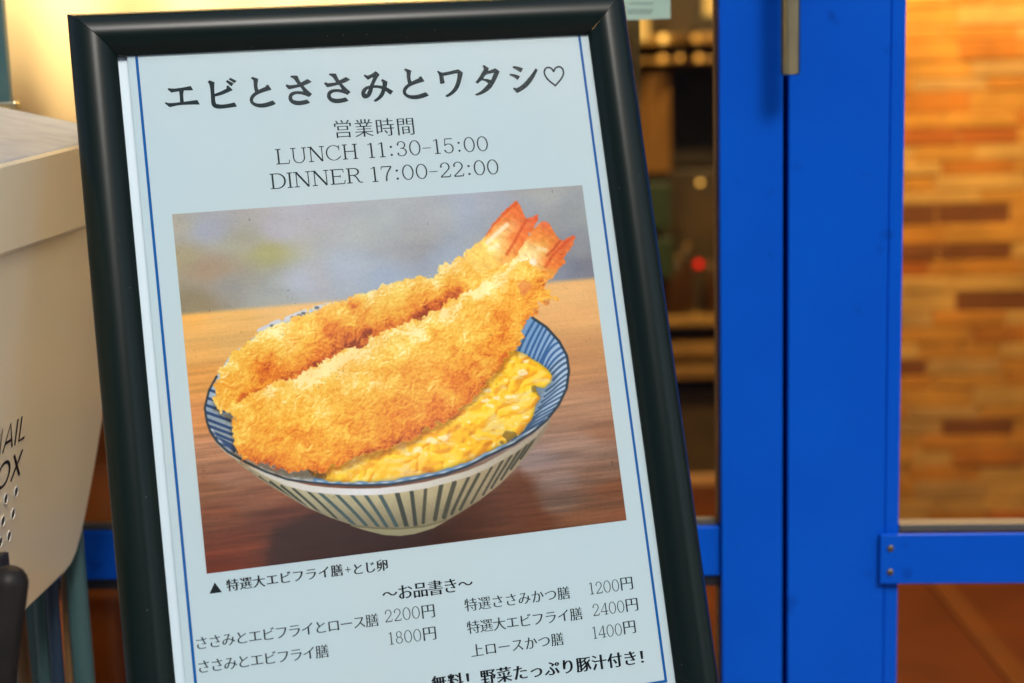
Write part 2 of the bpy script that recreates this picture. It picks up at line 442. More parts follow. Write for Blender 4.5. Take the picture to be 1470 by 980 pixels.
Rb('shelf_back', 860, -150, 1180, 240, YS + .30, .02, M['darkcab'], sh)
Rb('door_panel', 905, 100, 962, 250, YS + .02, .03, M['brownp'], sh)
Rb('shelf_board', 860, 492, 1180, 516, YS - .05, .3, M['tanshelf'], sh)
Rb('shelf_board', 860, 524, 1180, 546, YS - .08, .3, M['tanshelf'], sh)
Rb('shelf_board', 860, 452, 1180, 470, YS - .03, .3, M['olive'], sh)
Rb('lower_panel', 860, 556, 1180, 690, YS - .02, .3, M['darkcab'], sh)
Rb('base_panel', 860, 684, 1180, 750, YS - .06, .3, M['pale_wood'], sh)
gc = Rb('crate', 920, 262, 962, 330, YS - .12, .15, M['green']); tag(gc, 'green plastic crate on the dim shelf beside the frame edge', 'crate')
bt = Rb('crate', 930, 342, 966, 400, YS - .12, .15, M['green']); tag(bt, 'lower green plastic crate half hidden by the black frame', 'crate')
M['bulb'] = mat('bulb_glass', (.3, .2, .08), .4, emit=(1.0, .52, .10), estr=1.4)
M['bulb2'] = mat('amber_bulb_glass', (.25, .14, .05), .4, emit=(1.0, .42, .06), estr=.75)
M['red'] = mat('red_lamp_lens', (.3, .003, .003), .4, emit=(1.0, .004, .003), estr=1.0)
for (u, v, r, mm, lab) in ((952, 55, .010, 'bulb', 'small lit bulb above the shelf, the one nearest the menu frame'),
                           (999, 54, .010, 'bulb2', 'small lit bulb above the shelf, the one nearest the blue door'),
                           (951, 84, .009, 'bulb2', 'small amber bulb under the upper shelf board, near the menu frame'),
                           (976, 83, .007, 'bulb2', 'dim amber bulb between two others under the upper shelf board'),
                           (1003, 83, .009, 'bulb2', 'small amber bulb under the upper shelf board, near the blue door'),
                           (1005, 262, .006, 'bulb', 'lone lit bulb halfway down the dark cabinet')):
    p = onY(u, v, YS - .10)
    e = empty('light_bulb', (p.x, p.y, p.z), lab, 'bulb', 'small lit bulbs on the back shelf')
    disc_ball('bulb', p, r, M[mm], e); tube('socket', [p + Vector((0, .008, r * .6)), p + Vector((0, .022, r * .6 + .02))], .005, M['darkcab'], e, 10)
M['bottle'] = mat('amber_bottle_glass', (.05, .022, .005), .12, spec=.6)
M['cap'] = mat('gold_cap', (.30, .20, .06), .3, metal=.8)
zsh = onY(1000, 452, YS - .03).z
for k, (u, hh) in enumerate(((962, .17), (974, .15), (987, .18), (1022, .13))):
    q = onY(u, 440, YS + .0); e = empty('bottle', (q.x, YS + .02, zsh + .001), ('leftmost amber bottle of the row on the dim back shelf', 'second amber bottle from the left on the dim back shelf', 'tallest amber bottle, third from the left on the dim back shelf', 'short amber bottle at the right end of the row, close to the blue door')[k], 'bottle', 'amber bottles on the back shelf')
    rb_ = .017; z0 = zsh + .001
    tube('glass_body', [Vector((q.x, YS + .02, z0 + t * hh)) for t in (0, .02, .55, .68, .76, .92)], [rb_ * .9, rb_, rb_, rb_ * .75, rb_ * .35, rb_ * .33], M['bottle'], e, 14)
    tube('cap', [Vector((q.x, YS + .02, z0 + hh * .921)), Vector((q.x, YS + .02, z0 + hh))], rb_ * .38, M['cap'], e, 12)
p = onY(1003, 379, YS + .055)
disc_ball('indicator_lamp', p, .009, M['red'], sh)
# bright vertical lamp strip at the top right of the dim bay
p = onY(1019, 8, YS - .2)
M['paperlamp'] = mat('paper_lamp', (.3, .2, .07), .7, emit=(1.0, .62, .14), estr=.30)
e = empty('wall_lamp', (p.x, p.y, p.z), 'narrow glowing paper lamp at the top beside the blue door', 'lamp')
Rb('lamp_shade', 1011, -70, 1030, 22, YS - .2, .05, M['paperlamp'], e)
Rb('lamp_shade_bracket', 1016, -76, 1024, -71, YS - .19, .2, M['darkcab'], e)
p = onY(917, 42, YS - .2)
e = empty('wall_lamp', (p.x, p.y, p.z), 'pale glowing paper lamp beside the frame under the notice', 'lamp')
Rb('lamp_shade', 903, 8, 931, 58, YS - .2, .05, M['paperlamp'], e)
Rb('lamp_shade_bracket', 914, 2, 920, 7, YS - .19, .2, M['darkcab'], e)

# ceiling lamps that light the shop
M['lamp_glow'] = mat('lamp_glow', (.9, .8, .6), .5, emit=(1.0, .72, .38), estr=6)


def ceiling_lamp(x, y, power, lab, col=(1.0, .62, .27), z=2.45):
    e = empty('ceiling_lamp', (x, y, z), lab, 'lamp', 'warm ceiling lamps inside the shop')
    tube('lamp_body', [(x, y, z), (x, y, z + .12)], .06, M['darkcab'], e, 20)
    tube('lamp_glass', [(x, y, z - .012), (x, y, z - .002)], .05, M['lamp_glow'], e, 20)
    l = bpy.data.lights.new('lamp_light', 'AREA'); l.shape = 'DISK'; l.size = .1; l.energy = power; l.color = col
    lo = bpy.data.objects.new('lamp_light', l); COL.objects.link(lo); lo.parent = e; lo.location = (0, 0, -.02)


ceiling_lamp(onY(1380, 0, 2.6).x, 2.52, 34, 'warm ceiling lamp close to the brick wall', z=1.95)
ceiling_lamp(onY(430, 0, YC).x, YD + .62, 100, 'warm hanging lamp close behind the cream curtain', col=(1.0, .80, .52), z=1.72)
ceiling_lamp(.45, 2.9, 15, 'warm ceiling lamp over the middle of the shop')

# notice taped inside the left glass
NY = YD + .024
n0, n1 = onY(870, 29.5, NY), onY(961.5, -75, NY)
M['notice'] = mat('pale_green_paper', (.36, .52, .44), .8)
nt_ = box('paper_notice', (n0.x, NY - .0004, n0.z), (n1.x, NY, n1.z), M['notice']); tag(nt_, 'pale green paper notice stuck on the door glass beside the frame top', 'notice')
M['faint'] = mat('grey_print', (.10, .14, .14), .8)


# ------------------------------------------------------------------ glyphs
def winding_tris(loops):
    pts = []; edges = []
    for L in loops:
        k = len(pts); n = len(L); pts += [Vector(p) for p in L]; edges += [(k + i, k + (i + 1) % n) for i in range(n)]
    r = delaunay_2d_cdt(pts, edges, [], 0, 1e-6)
    V = [tuple(v) for v in r[0]]; T = r[2]
    A = np.array(V); tri = np.array([t for t in T if len(t) == 3])
    c = A[tri].mean(axis=1)
    wnum = np.zeros(len(c))
    for L in loops:
        P = np.array([tuple(p) for p in L]); Q = np.roll(P, -1, axis=0)
        for (x0, y0), (x1, y1) in zip(P, Q):
            if y0 == y1: continue
            up = y1 > y0
            inr = ((c[:, 1] >= min(y0, y1)) & (c[:, 1] < max(y0, y1)))
            xi = x0 + (c[:, 1] - y0) * (x1 - x0) / (y1 - y0)
            wnum += np.where(inr & (xi > c[:, 0]), 1 if up else -1, 0)
    keep = np.abs(wnum) > .5
    return V, [tuple(int(i) for i in t) for t in tri[keep]]


def area(L):
    return sum(L[i - 1][0] * L[i][1] - L[i][0] * L[i - 1][1] for i in range(len(L))) / 2


def ccw(L):
    return L if area(L) > 0 else L[::-1]


FONT = {}


def font_loops(ch):
    if ch in FONT: return FONT[ch]
    cu = bpy.data.curves.new('glyph', 'FONT'); cu.body = ch
    o = bpy.data.objects.new('glyph', cu); COL.objects.link(o); bpy.context.view_layer.update()
    c = o.to_curve(bpy.context.evaluated_depsgraph_get()); loops = []
    for s in c.splines:
        bp = s.bezier_points; L = []
        for i in range(len(bp)):
            a, b = bp[i], bp[(i + 1) % len(bp)]
            d = ((a.handle_right - a.co).length < 1e-5 and (b.handle_left - b.co).length < 1e-5) or a.handle_right_type == 'VECTOR'
            seg = [a.co] if d else interpolate_bezier(a.co, a.handle_right, b.handle_left, b.co, 6)[:-1]
            for q in seg:
                q = (q[0], q[1])
                if not L or math.hypot(q[0] - L[-1][0], q[1] - L[-1][1]) > 1e-4: L.append(q)
        if len(L) > 2: loops.append(L)
    o.to_curve_clear(); bpy.data.objects.remove(o); bpy.data.curves.remove(cu)
    FONT[ch] = loops
    return loops


def offset_loops(loops, ox, oy):
    """Grow (+) or thin (-) an outline, by different amounts across and along: gives the contrast of a printed serif face."""
    if not loops: return loops
    big = max(loops, key=lambda L: abs(area(L))); sgn = 1 if area(big) > 0 else -1
    out = []
    for L in loops:
        n = len(L); R = []
        for i in range(n):
            p0, p, p1 = L[i - 1], L[i], L[(i + 1) % n]
            e0 = (p[0] - p0[0], p[1] - p0[1]); e1 = (p1[0] - p[0], p1[1] - p[1])
            l0 = math.hypot(*e0) or 1; l1 = math.hypot(*e1) or 1
            n0 = (e0[1] / l0 * sgn, -e0[0] / l0 * sgn); n1 = (e1[1] / l1 * sgn, -e1[0] / l1 * sgn)
            d0 = n0[0] ** 2 * ox + n0[1] ** 2 * oy; d1 = n1[0] ** 2 * ox + n1[1] ** 2 * oy
            den = n0[0] * n1[1] - n0[1] * n1[0]
            if abs(den) > .25:      # intersect the two moved edges
                x = (d0 * n1[1] - d1 * n0[1]) / den; y = (n0[0] * d1 - n1[0] * d0) / den
                m = math.hypot(x, y); lim = 2.2 * max(abs(d0), abs(d1))
                if m > lim: x *= lim / m; y *= lim / m
            else:
                x = (n0[0] * d0 + n1[0] * d1) / 2; y = (n0[1] * d0 + n1[1] * d1) / 2
            R.append((p[0] + x, p[1] + y))
        out.append(R)
    return out


def stroke(pts, wt=.06, wk=.105, cap=False):
    """Polyline -> outline loops; width follows direction: wt for horizontal runs, wk for vertical ones."""
    loops = []
    n = len(pts)
    W_ = []
    for i in range(n):
        a = pts[max(i - 1, 0)]; b = pts[min(i + 1, n - 1)]
        dx, dy = b[0] - a[0], b[1] - a[1]; l = math.hypot(dx, dy) or 1
        w = wt + (wk - wt) * abs(dy / l) ** 1.5
        W_.append((dx / l, dy / l, w / 2))
    Lf = [(p[0] - t[1] * t[2], p[1] + t[0] * t[2]) for p, t in zip(pts, W_)]
    Rt = [(p[0] + t[1] * t[2], p[1] - t[0] * t[2]) for p, t in zip(pts, W_)]
    for i in range(n - 1):      # one quad per segment, each counter-clockwise: the union is taken by winding number
        loops.append(ccw([Lf[i], Rt[i], Rt[i + 1], Lf[i + 1]]))
    return loops


def arc(cx, cy, rx, ry, a0, a1, n=14):
    return [(cx + rx * math.cos(math.radians(a0 + (a1 - a0) * i / n)), cy + ry * math.sin(math.radians(a0 + (a1 - a0) * i / n))) for i in range(n + 1)]


def dot(x, y, r):
    return [arc(x, y, r, r, 0, 360, 12)[:-1]]


def serif(x, y, w=.26):
    return stroke([(x - w / 2, y), (x + w / 2, y)])


def rom(ch):
    s = stroke; e = .022
    if ch == 'L': return s([(.2, 0), (.2, 1)]) + serif(.2, 1 - e, .34) + s([(.04, e), (.80, e)]) + s([(.80, 0), (.84, .26)], .04, .05), .9
    if ch == 'U': return s([(.2, .99), (.2, .34)] + arc(.52, .34, .32, .34, 180, 360) + [(.84, .99)], .05, .075) + serif(.2, 1 - e, .32) + serif(.84, 1 - e, .28), 1.06
    if ch == 'N': return s([(.18, 0), (.18, 1)], .045, .06) + s([(.18, .99), (.86, .0)], .11, .11) + s([(.86, 1), (.86, 0)], .045, .06) + serif(.18, e, .3) + serif(.14, 1 - e, .26) + serif(.86, 1 - e, .3), 1.04
    if ch == 'C': return s(arc(.52, .5, .43, .49, 42, 318, 26), .045, .085) + s([(.86, .66), (.85, 1.0)], .04, .05) + s([(.86, .15), (.93, .28)], .04, .05), 1.0
    if ch == 'H': return s([(.2, 0), (.2, 1)]) + s([(.82, 0), (.82, 1)]) + s([(.2, .52), (.82, .52)]) + serif(.2, e, .3) + serif(.2, 1 - e, .3) + serif(.82, e, .3) + serif(.82, 1 - e, .3), 1.02
    if ch == 'D': return s([(.2, 0), (.2, 1)]) + s([(.04, 1 - e), (.45, 1 - e)] + arc(.45, .5, .44, .48, 90, -90) + [(.04, e)]), .97
    if ch == 'I': return s([(.2, 0), (.2, 1)]) + serif(.2, e, .32) + serif(.2, 1 - e, .32), .40
    if ch == 'E': return s([(.2, 0), (.2, 1)]) + s([(.04, 1 - e), (.80, 1 - e)]) + s([(.2, .52), (.62, .52)]) + s([(.04, e), (.84, e)]) + s([(.80, 1), (.82, .76)], .04, .05) + s([(.84, 0), (.88, .26)], .04, .05) + s([(.62, .42), (.62, .62)], .04, .045), .94
    if ch == 'R': return s([(.2, 0), (.2, 1)]) + serif(.2, e, .32) + s([(.04, 1 - e), (.48, 1 - e)] + arc(.48, .75, .27, .23, 90, -90) + [(.2, .52)]) + s([(.46, .52), (.60, .40), (.76, .08), (.84, e), (.97, .03)], .06, .09), .95
    if ch == '0': return s(arc(.40, .5, .31, .49, 0, 360, 30), .05, .085), .84
    if ch == '1': return s([(.34, 0), (.34, 1)]) + s([(.12, .88), (.24, .93), (.34, 1.0)], .045, .045) + serif(.34, e, .36), .66
    if ch == '2': return s([(.14, .72)] + arc(.40, .70, .26, .28, 160, -30) + [(.48, .40), (.26, .18), (.12, .06)], .05, .085) + s([(.10, .03), (.68, .03)], .075, .08) + s([(.66, 0), (.72, .2)], .05, .06) + dot(.17, .72, .055), .82
    if ch == '3': return s([(.16, .78)] + arc(.38, .75, .23, .23, 150, -90), .05, .085) + s([(.30, .52)] + arc(.38, .27, .28, .26, 90, -155, 18), .05, .085) + dot(.17, .77, .055) + dot(.16, .19, .055), .82
    if ch == '4': return s([(.58, 0), (.58, 1)]) + s([(.58, 1), (.06, .28)], .05, .05) + s([(.05, .27), (.78, .27)]) + serif(.58, e, .34), .84
    if ch == '5': return s([(.20, .98), (.66, .98)], .06) + s([(.21, 1), (.17, .52)], .045, .055) + s([(.17, .52), (.27, .61)] + arc(.40, .32, .27, .31, 95, -155, 18), .05, .085) + dot(.15, .19, .055), .82
    if ch == '7': return s([(.10, .97), (.72, .97)], .07) + s([(.12, 1), (.09, .78)], .04, .05) + s([(.71, .96), (.46, .55), (.38, .28), (.36, 0)], .05, .095), .80
    if ch == '8': return s(arc(.40, .75, .22, .23, 0, 360, 22), .05, .08) + s(arc(.40, .27, .27, .25, 0, 360, 22), .05, .085), .82
    if ch == ':': return dot(.24, .12, .075) + dot(.24, .66, .075), .50
    if ch == '-': return s([(.04, .44), (.56, .44)], .05), .62
    return [], .45


def sans(ch):
    s = lambda p: stroke(p, .12, .12)
    return {'M': (s([(.1, 0), (.1, 1), (.5, .1), (.9, 1), (.9, 0)]), 1.12), 'A': (s([(.05, 0), (.45, 1), (.85, 0)]) + s([(.2, .32), (.7, .32)]), .95),
            'I': (s([(.12, 0), (.12, 1)]), .34), 'L': (s([(.12, 1), (.12, .06), (.62, .06)]), .70),
            'B': (s([(.12, 0), (.12, 1)]) + s([(.12, .94), (.4, .94)] + arc(.4, .72, .22, .22, 90, -90) + [(.12, .5)]) + s([(.12, .5), (.45, .5)] + arc(.45, .28, .25, .22, 90, -90) + [(.12, .06)]), .82),
            'O': (s(arc(.5, .5, .42, .46, 0, 360, 28)), 1.06), 'X': (s([(.08, 0), (.72, 1)]) + s([(.08, 1), (.72, 0)]), .84)}[ch]


# ------------------------------------------------------------------ the menu stand
RB = np.array([[0.9694692343432685, 0.12302776704142797, -0.21211688334186965], [-0.09292460786464958, 0.9848367048296013, 0.14649806167171509],
               [0.22692382183250245, -0.12231448547563228, 0.9662011931930908]])
TB = np.array([-0.32866314044660977, -0.2378804163529945, 1.1833391690103676])


def B(x, y, h=0.0):
    """Sign plane -> world: x right and y down from the inner top left frame corner, h out towards the street (metres)."""
    p = TB + RB[:, 0] * x + RB[:, 1] * y - RB[:, 2] * h
    return W(p)


def pb(u, v):
    """Point of the sign plane seen at photograph pixel (u, v)."""
    d = np.array([(u - CX) / F, (v - CY) / F, 1.0]); n = RB[:, 2]
    q = RB.T @ (d * ((n @ TB) / (n @ d)) - TB)
    return q[0], q[1]


IW, IH, FW = .410, .584, .0372
UPb = (B(0, 0) - B(0, 1)).normalized(); Nb = (B(0, 0, 1) - B(0, 0, 0)).normalized(); Xb = (B(1, 0) - B(0, 0)).normalized()


def ground_y(x, h):      # y at which the sign plane meets z = 0
    a, b = B(x, 0, h), B(x, 1, h)
    return a.z / (a.z - b.z)


foot = B(IW / 2, ground_y(IW / 2, -.01), -.01)
ms = empty('menu_stand', foot, 'black framed standing menu board with a fried prawn bowl picture, leaning before blue doors', 'menu stand')

# satin black frame material with a little dust and small chips
fm = mat('satin_black_frame', (.005, .012, .011), .28, spec=.24, bump=.05, bscale=900)
nt = fm.node_tree; bs = nt.nodes['Principled BSDF']; tc = nt.nodes.new('ShaderNodeTexCoord')
vo = nt.nodes.new('ShaderNodeTexVoronoi'); vo.inputs['Scale'].default_value = 120; vo.inputs['Randomness'].default_value = 1
nt.links.new(tc.outputs['Object'], vo.inputs['Vector'])
lt = nt.nodes.new('ShaderNodeMath'); lt.operation = 'LESS_THAN'; lt.inputs[1].default_value = .06
nt.links.new(vo.outputs['Distance'], lt.inputs[0])
n1_ = nt.nodes.new('ShaderNodeTexNoise'); n1_.inputs['Scale'].default_value = 18; nt.links.new(tc.outputs['Object'], n1_.inputs['Vector'])
g1 = nt.nodes.new('ShaderNodeMath'); g1.operation = 'GREATER_THAN'; g1.inputs[1].default_value = .57; nt.links.new(n1_.outputs['Fac'], g1.inputs[0])
ml = nt.nodes.new('ShaderNodeMath'); ml.operation = 'MULTIPLY'; nt.links.new(lt.outputs[0], ml.inputs[0]); nt.links.new(g1.outputs[0], ml.inputs[1])
mx = nt.nodes.new('ShaderNodeMix'); mx.data_type = 'RGBA'; mx.inputs[6].default_value = (.005, .012, .011, 1); mx.inputs[7].default_value = (.11, .12, .115, 1)
nt.links.new(ml.outputs[0], mx.inputs[0]); nt.links.new(mx.outputs[2], bs.inputs['Base Color'])
M['frame'] = fm

PROF = [(0, -.014), (0, .001), (.012, .0028), (.05, .0052), (.12, .0082), (.22, .0108), (.34, .0123), (.46, .0129), (.58, .0126), (.68, .0115),
        (.78, .0094), (.87, .0066), (.94, .0036), (.985, .0016), (1.0, .0008), (1.0, -.0045)]


def rail(side):
    V = []; n = len(PROF); g_ = .0003
    for end in (0, 1):
        for (s, h) in PROF:
            o = FW * (1 - s)
            if side == 't': x, y = (-o + g_, -o) if end == 0 else (IW + o - g_, -o)
            if side == 'b': x, y = (-o + g_, IH + o) if end == 0 else (IW + o - g_, IH + o)
            if side == 'l': x, y = (-o, -o + g_) if end == 0 else (-o, IH + o - g_)
            if side == 'r': x, y = (IW + o, -o + g_) if end == 0 else (IW + o, IH + o - g_)
            V.append(B(x, y, h))
    Fc = [(i, i + 1, n + i + 1, n + i) for i in range(n - 1)] + [(n - 1, 0, n, 2 * n - 1)] + [tuple(range(n)), tuple(range(2 * n - 1, n - 1, -1))]
    o = obj('frame_rail', V, Fc, M['frame'], ms)
    bm = bmesh.new(); bm.from_mesh(o.data); bmesh.ops.recalc_face_normals(bm, faces=bm.faces)
    for f in bm.faces: f.smooth = len(f.verts) == 4
    for e in bm.edges:
        if len(e.link_faces) == 2 and e.calc_face_angle(0) > .9: e.smooth = False
    bm.to_mesh(o.data); bm.free()


for s_ in 'tblr': rail(s_)


def bbox(name, x0, y0, x1, y1, h0, h1, m, parent, bev=0):
    P = [B(x0, y0, h0), B(x1, y0, h0), B(x1, y1, h0), B(x0, y1, h0), B(x0, y0, h1), B(x1, y0, h1), B(x1, y1, h1), B(x0, y1, h1)]
    return hexa(name, P, m, parent, bev)


M['backing'] = mat('white_backing', (.70, .86, .96), .45)
bbox('backing_board', -.006, -.006, IW + .006, IH + .006, -.012, -.0052, M['backing'], ms)
# legs: front pair continue the frame, rear pair hinge behind the top rail
gy = ground_y(.2, -.008)
for x in (-FW + .004, IW + .012):
    gy = ground_y(x, -.008)
    bbox('leg', x, IH + FW + .0005, x + .022, gy, -.012, -.001, M['blackmetal'], ms, .001)
bbox('foot_bar', -FW + .0265, IH + .30, IW + .0115, IH + .32, -.011, -.002, M['blackmetal'], ms, .001)
top_h = [B(x, -.02, -.020) for x in (.01, IW - .01)]
for p in top_h:
    q = Vector((p.x, p.y + .02, .0)); q2 = Vector((p.x, p.y + .025, .006))
    tube('rear_leg', [p, Vector(q2)], .008, M['blackmetal'], ms, 14)
tube('hinge_bar', [top_h[0] + Xb * .0 + Vector((0, 0, .008)), top_h[1] + Vector((0, 0, .008))], .0055, M['blackmetal'], ms, 12)

# printed poster sheet (very slightly bowed), print, clear cover
pm = mat('printed_paper', (.50, .65, .71), .6, spec=.10, noise=(4.5, .8, (.55, .655, .68)), bump=.05, bscale=30)
M['paper'] = pm
PX0 = .0078
pv_, pf_ = [], []
NXP = 24


def ph(x):           # height of the sheet above its backing: edges lift a little near the right side
    return -.0018 + .0012 * max(0, (x - .39) / .02) ** 2


xsP = [PX0 + (IW + .004 - PX0) * i / NXP for i in range(NXP + 1)]
xsP = sorted(set([round(x, 5) for x in xsP] + [.4, .403, .406, .409, .412]))
for x in xsP:
    for y in (-.005, IH + .004): pv_.append(B(x, y, -.0018))
for x in xsP:
    for y in (-.005, IH + .004): pv_.append(B(x, y, -.0022))
nx = len(xsP)
for i in range(nx - 1):
    pf_.append((2 * i, 2 * i + 2, 2 * i + 3, 2 * i + 1)); k = 2 * nx
    pf_.append((k + 2 * i, k + 2 * i + 1, k + 2 * i + 3, k + 2 * i + 2))
pf_ += [(0, 1, 2 * nx + 1, 2 * nx), (2 * nx - 2, 4 * nx - 2, 4 * nx - 1, 2 * nx - 1)]
poster = obj('printed_poster', pv_, pf_, M['paper'], ms)
HP = -.0018
M['borderblue'] = mat('blue_print', (.001, .10, .36), .6, spec=.08)
bx0, bx1, byb, bw_ = .0153, .4016, .5708, .00115
for nm, (x0, y0, x1, y1) in {'a': (bx0 - bw_, -.004, bx0 + bw_, byb), 'b': (bx1 - bw_, -.004, bx1 + bw_, byb), 'c': (bx0 - bw_, byb, bx1 + bw_, byb + 2 * bw_)}.items():
    obj('border_line', [B(x0, y0, HP + .0001), B(x1, y0, HP + .0001), B(x1, y1, HP + .0001), B(x0, y1, HP + .0001)], [(0, 3, 2, 1)], M['borderblue'], poster)

M['text'] = mat('dark_ink', (.010, .024, .030), .6, spec=.08)
M['text2'] = mat('dark_ink_bold', (.004, .008, .012), .6, spec=.06)


def place(name, groups, m, parent=poster, plane=None):
    """groups = list of loop lists already in the plane's coordinates."""
    V = []; Fc = []
    for loops in groups:
        if not loops: continue
        v, t = winding_tris(loops); k = len(V); V += v; Fc += [(a + k, b + k, c + k) for a, b, c in t]
    fn = plane or (lambda x, y: B(x, y, HP + .0001))
    return obj(name, [fn(x, y) for x, y in V], Fc, m, parent)


def jtext(name, text, pL, pR, em, ox, oy, m, squeeze=1.0):
    """Line of full-width characters from pixel pL (left, baseline of the ideographic box) to pixel pR (right end)."""
    a, b = pb(*pL), pb(*pR)
    e = em / F * 1.2; n = len(text); adv = (b[0] - a[0] - e * .92 * squeeze) / max(1, n - 1)
    gs = []
    for i, ch in enumerate(text):
        if ch == ' ': continue
        L = offset_loops(font_loops(ch), ox, oy)
        x0 = a[0] - .04 * e + adv * i; yb = a[1] + (b[1] - a[1]) * i / max(1, n - 1)
        gs.append([[(x0 + q[0] * e * squeeze, yb - q[1] * e) for q in l] for l in L])
    place(name, gs, m)


def rtext(name, text, pL, pR, cap, m, adv_fix=1.0):
    a, b = pb(*pL), pb(*pR)
    adv = [rom(c)[1] for c in text]; tot = sum(adv) - .1
    sx = (b[0] - a[0]) / tot; sy = cap / F * 1.2
    x = a[0] - .05 * sx; gs = []
    for c, w in zip(text, adv):
        L = rom(c)[0]
        t = (x - a[0]) / (b[0] - a[0]); yb = a[1] + (b[1] - a[1]) * t
        if L: gs.append([[(x + q[0] * sx, yb - q[1] * sy) for q in l] for l in L])
        x += w * sx
    place(name, gs, m)


# --- heading, each character traced
T = {
    'e': (230, 100, 16.333, [[(170, 445), (190, 412), (300, 425), (460, 408), (600, 385), (715, 360), (775, 462), (700, 468), (550, 470), (440, 490), (330, 505), (265, 522)],
                             [(440, 480), (555, 465), (540, 560), (555, 740), (465, 748), (455, 600)],
                             [(103, 768), (125, 742), (200, 762), (330, 758), (470, 742), (620, 725), (760, 705), (870, 690), (932, 800), (800, 800), (620, 805), (450, 815), (320, 840), (230, 860), (205, 852)]], []),
    'bi': (290, 95, 14, [[(112, 300), (148, 265), (255, 305), (248, 400), (252, 530), (262, 590), (270, 690), (290, 742), (400, 755), (520, 742), (655, 710), (705, 795), (580, 815), (430, 835), (320, 838), (250, 820), (205, 780), (185, 720), (180, 620), (170, 480), (155, 380), (140, 335)],
                         [(235, 545), (380, 490), (495, 430), (490, 390), (522, 365), (622, 465), (500, 520), (400, 560), (245, 600)],
                         [(475, 290), (510, 262), (640, 330), (590, 392)], [(535, 250), (568, 215), (700, 280), (652, 325)]], []),
    'to': (350, 95, 14, [[(140, 228), (172, 195), (295, 238), (280, 320), (278, 400), (298, 460), (380, 420), (445, 395), (440, 372), (490, 350), (562, 458), (480, 480), (390, 510), (290, 550), (220, 600), (185, 660), (200, 700), (250, 727), (340, 735), (440, 720), (585, 672), (650, 742), (560, 780), (460, 808), (360, 818), (260, 805), (180, 765), (130, 710), (120, 640), (145, 580), (190, 530), (228, 505), (210, 440), (198, 350), (195, 280), (180, 255)]], []),
    'sa': (405, 95, 14, [[(165, 185), (190, 172), (310, 172), (340, 240), (375, 305), (430, 375), (500, 450), (607, 545), (545, 605), (480, 578), (420, 560), (340, 545), (260, 555), (215, 585), (205, 625), (232, 665), (320, 680), (400, 675), (505, 652), (568, 722), (480, 750), (360, 770), (260, 762), (180, 720), (135, 660), (130, 600), (150, 545), (200, 505), (270, 488), (350, 485), (428, 492), (390, 430), (345, 380), (300, 330), (260, 270), (215, 225), (175, 210)],
                         [(68, 378), (95, 345), (150, 365), (230, 360), (320, 345), (400, 300), (515, 240), (600, 298), (520, 340), (430, 378), (340, 405), (240, 430), (135, 450)]], []),
    'mi': (510, 90, 14, [[(168, 245), (198, 218), (250, 245), (330, 210), (418, 150), (497, 222), (440, 310), (380, 440), (350, 560), (310, 650), (260, 690), (200, 705), (150, 680), (125, 620), (130, 560), (170, 500), (230, 460), (295, 445), (320, 390), (365, 275), (330, 290), (258, 330)],
                         [(280, 450), (340, 438), (420, 434), (520, 445), (640, 480), (770, 555), (712, 632), (640, 575), (600, 545), (520, 510), (440, 492), (350, 495), (300, 510)],
                         [(518, 345), (550, 308), (655, 365), (640, 460), (610, 560), (570, 650), (510, 715), (440, 760), (400, 772), (370, 742), (450, 680), (510, 590), (540, 500), (550, 430), (548, 375)]], [[(205, 600), (232, 612), (270, 522), (262, 508), (225, 550)]]),
    'wa': (620, 85, 14, [[(108, 235), (135, 210), (200, 250), (320, 235), (450, 205), (540, 185), (632, 252), (610, 360), (570, 500), (520, 600), (440, 680), (360, 730), (305, 750), (272, 718), (370, 650), (440, 570), (490, 460), (515, 350), (520, 265), (400, 290), (240, 322), (250, 380), (268, 465), (175, 485), (160, 390), (150, 310), (130, 265)]], []),
    'ta': (675, 80, 14, [[(250, 195), (285, 165), (388, 238), (365, 290), (440, 262), (515, 235), (602, 300), (560, 400), (500, 520), (430, 630), (350, 700), (240, 760), (140, 790), (95, 762), (200, 710), (290, 630), (370, 540), (310, 500), (240, 478), (155, 548), (110, 515), (170, 440), (230, 340), (275, 260), (272, 220)]], [[(325, 370), (400, 345), (485, 330), (460, 390), (425, 472), (350, 450), (275, 445), (290, 410)]]),
    'shi': (725, 80, 14, [[(155, 225), (175, 190), (260, 200), (372, 235), (325, 325), (250, 275)], [(93, 375), (110, 345), (200, 355), (312, 395), (262, 475), (190, 420)],
                          [(165, 645), (190, 620), (235, 638), (320, 590), (400, 520), (480, 430), (550, 340), (625, 232), (665, 275), (600, 410), (530, 520), (440, 620), (340, 690), (250, 738)]], []),
}


def smooth_loop(L):
    """Round the curved runs of a traced outline, keep its corners."""
    n = len(L); out = []
    for i in range(n):
        p0, p1, p2, p3 = [np.array(L[(i + k) % n], float) for k in (-1, 0, 1, 2)]

        def turn(a, b, c):
            u, v = b - a, c - b; return abs(math.atan2(u[0] * v[1] - u[1] * v[0], u @ v))
        t1 = turn(p0, p1, p2); t2 = turn(p1, p2, p3)
        l = np.linalg.norm(p2 - p1)
        m1 = (p2 - p0) / (np.linalg.norm(p2 - p0) + 1e-9) * l if t1 < .8 else (p2 - p1)
        m2 = (p3 - p1) / (np.linalg.norm(p3 - p1) + 1e-9) * l if t2 < .8 else (p2 - p1)
        for s in (0, .25, .5, .75):
            h00 = 2 * s ** 3 - 3 * s ** 2 + 1; h10 = s ** 3 - 2 * s ** 2 + s; h01 = -2 * s ** 3 + 3 * s ** 2; h11 = s ** 3 - s ** 2
            out.append(tuple(h00 * p1 + h10 * m1 + h01 * p2 + h11 * m2))
    return out


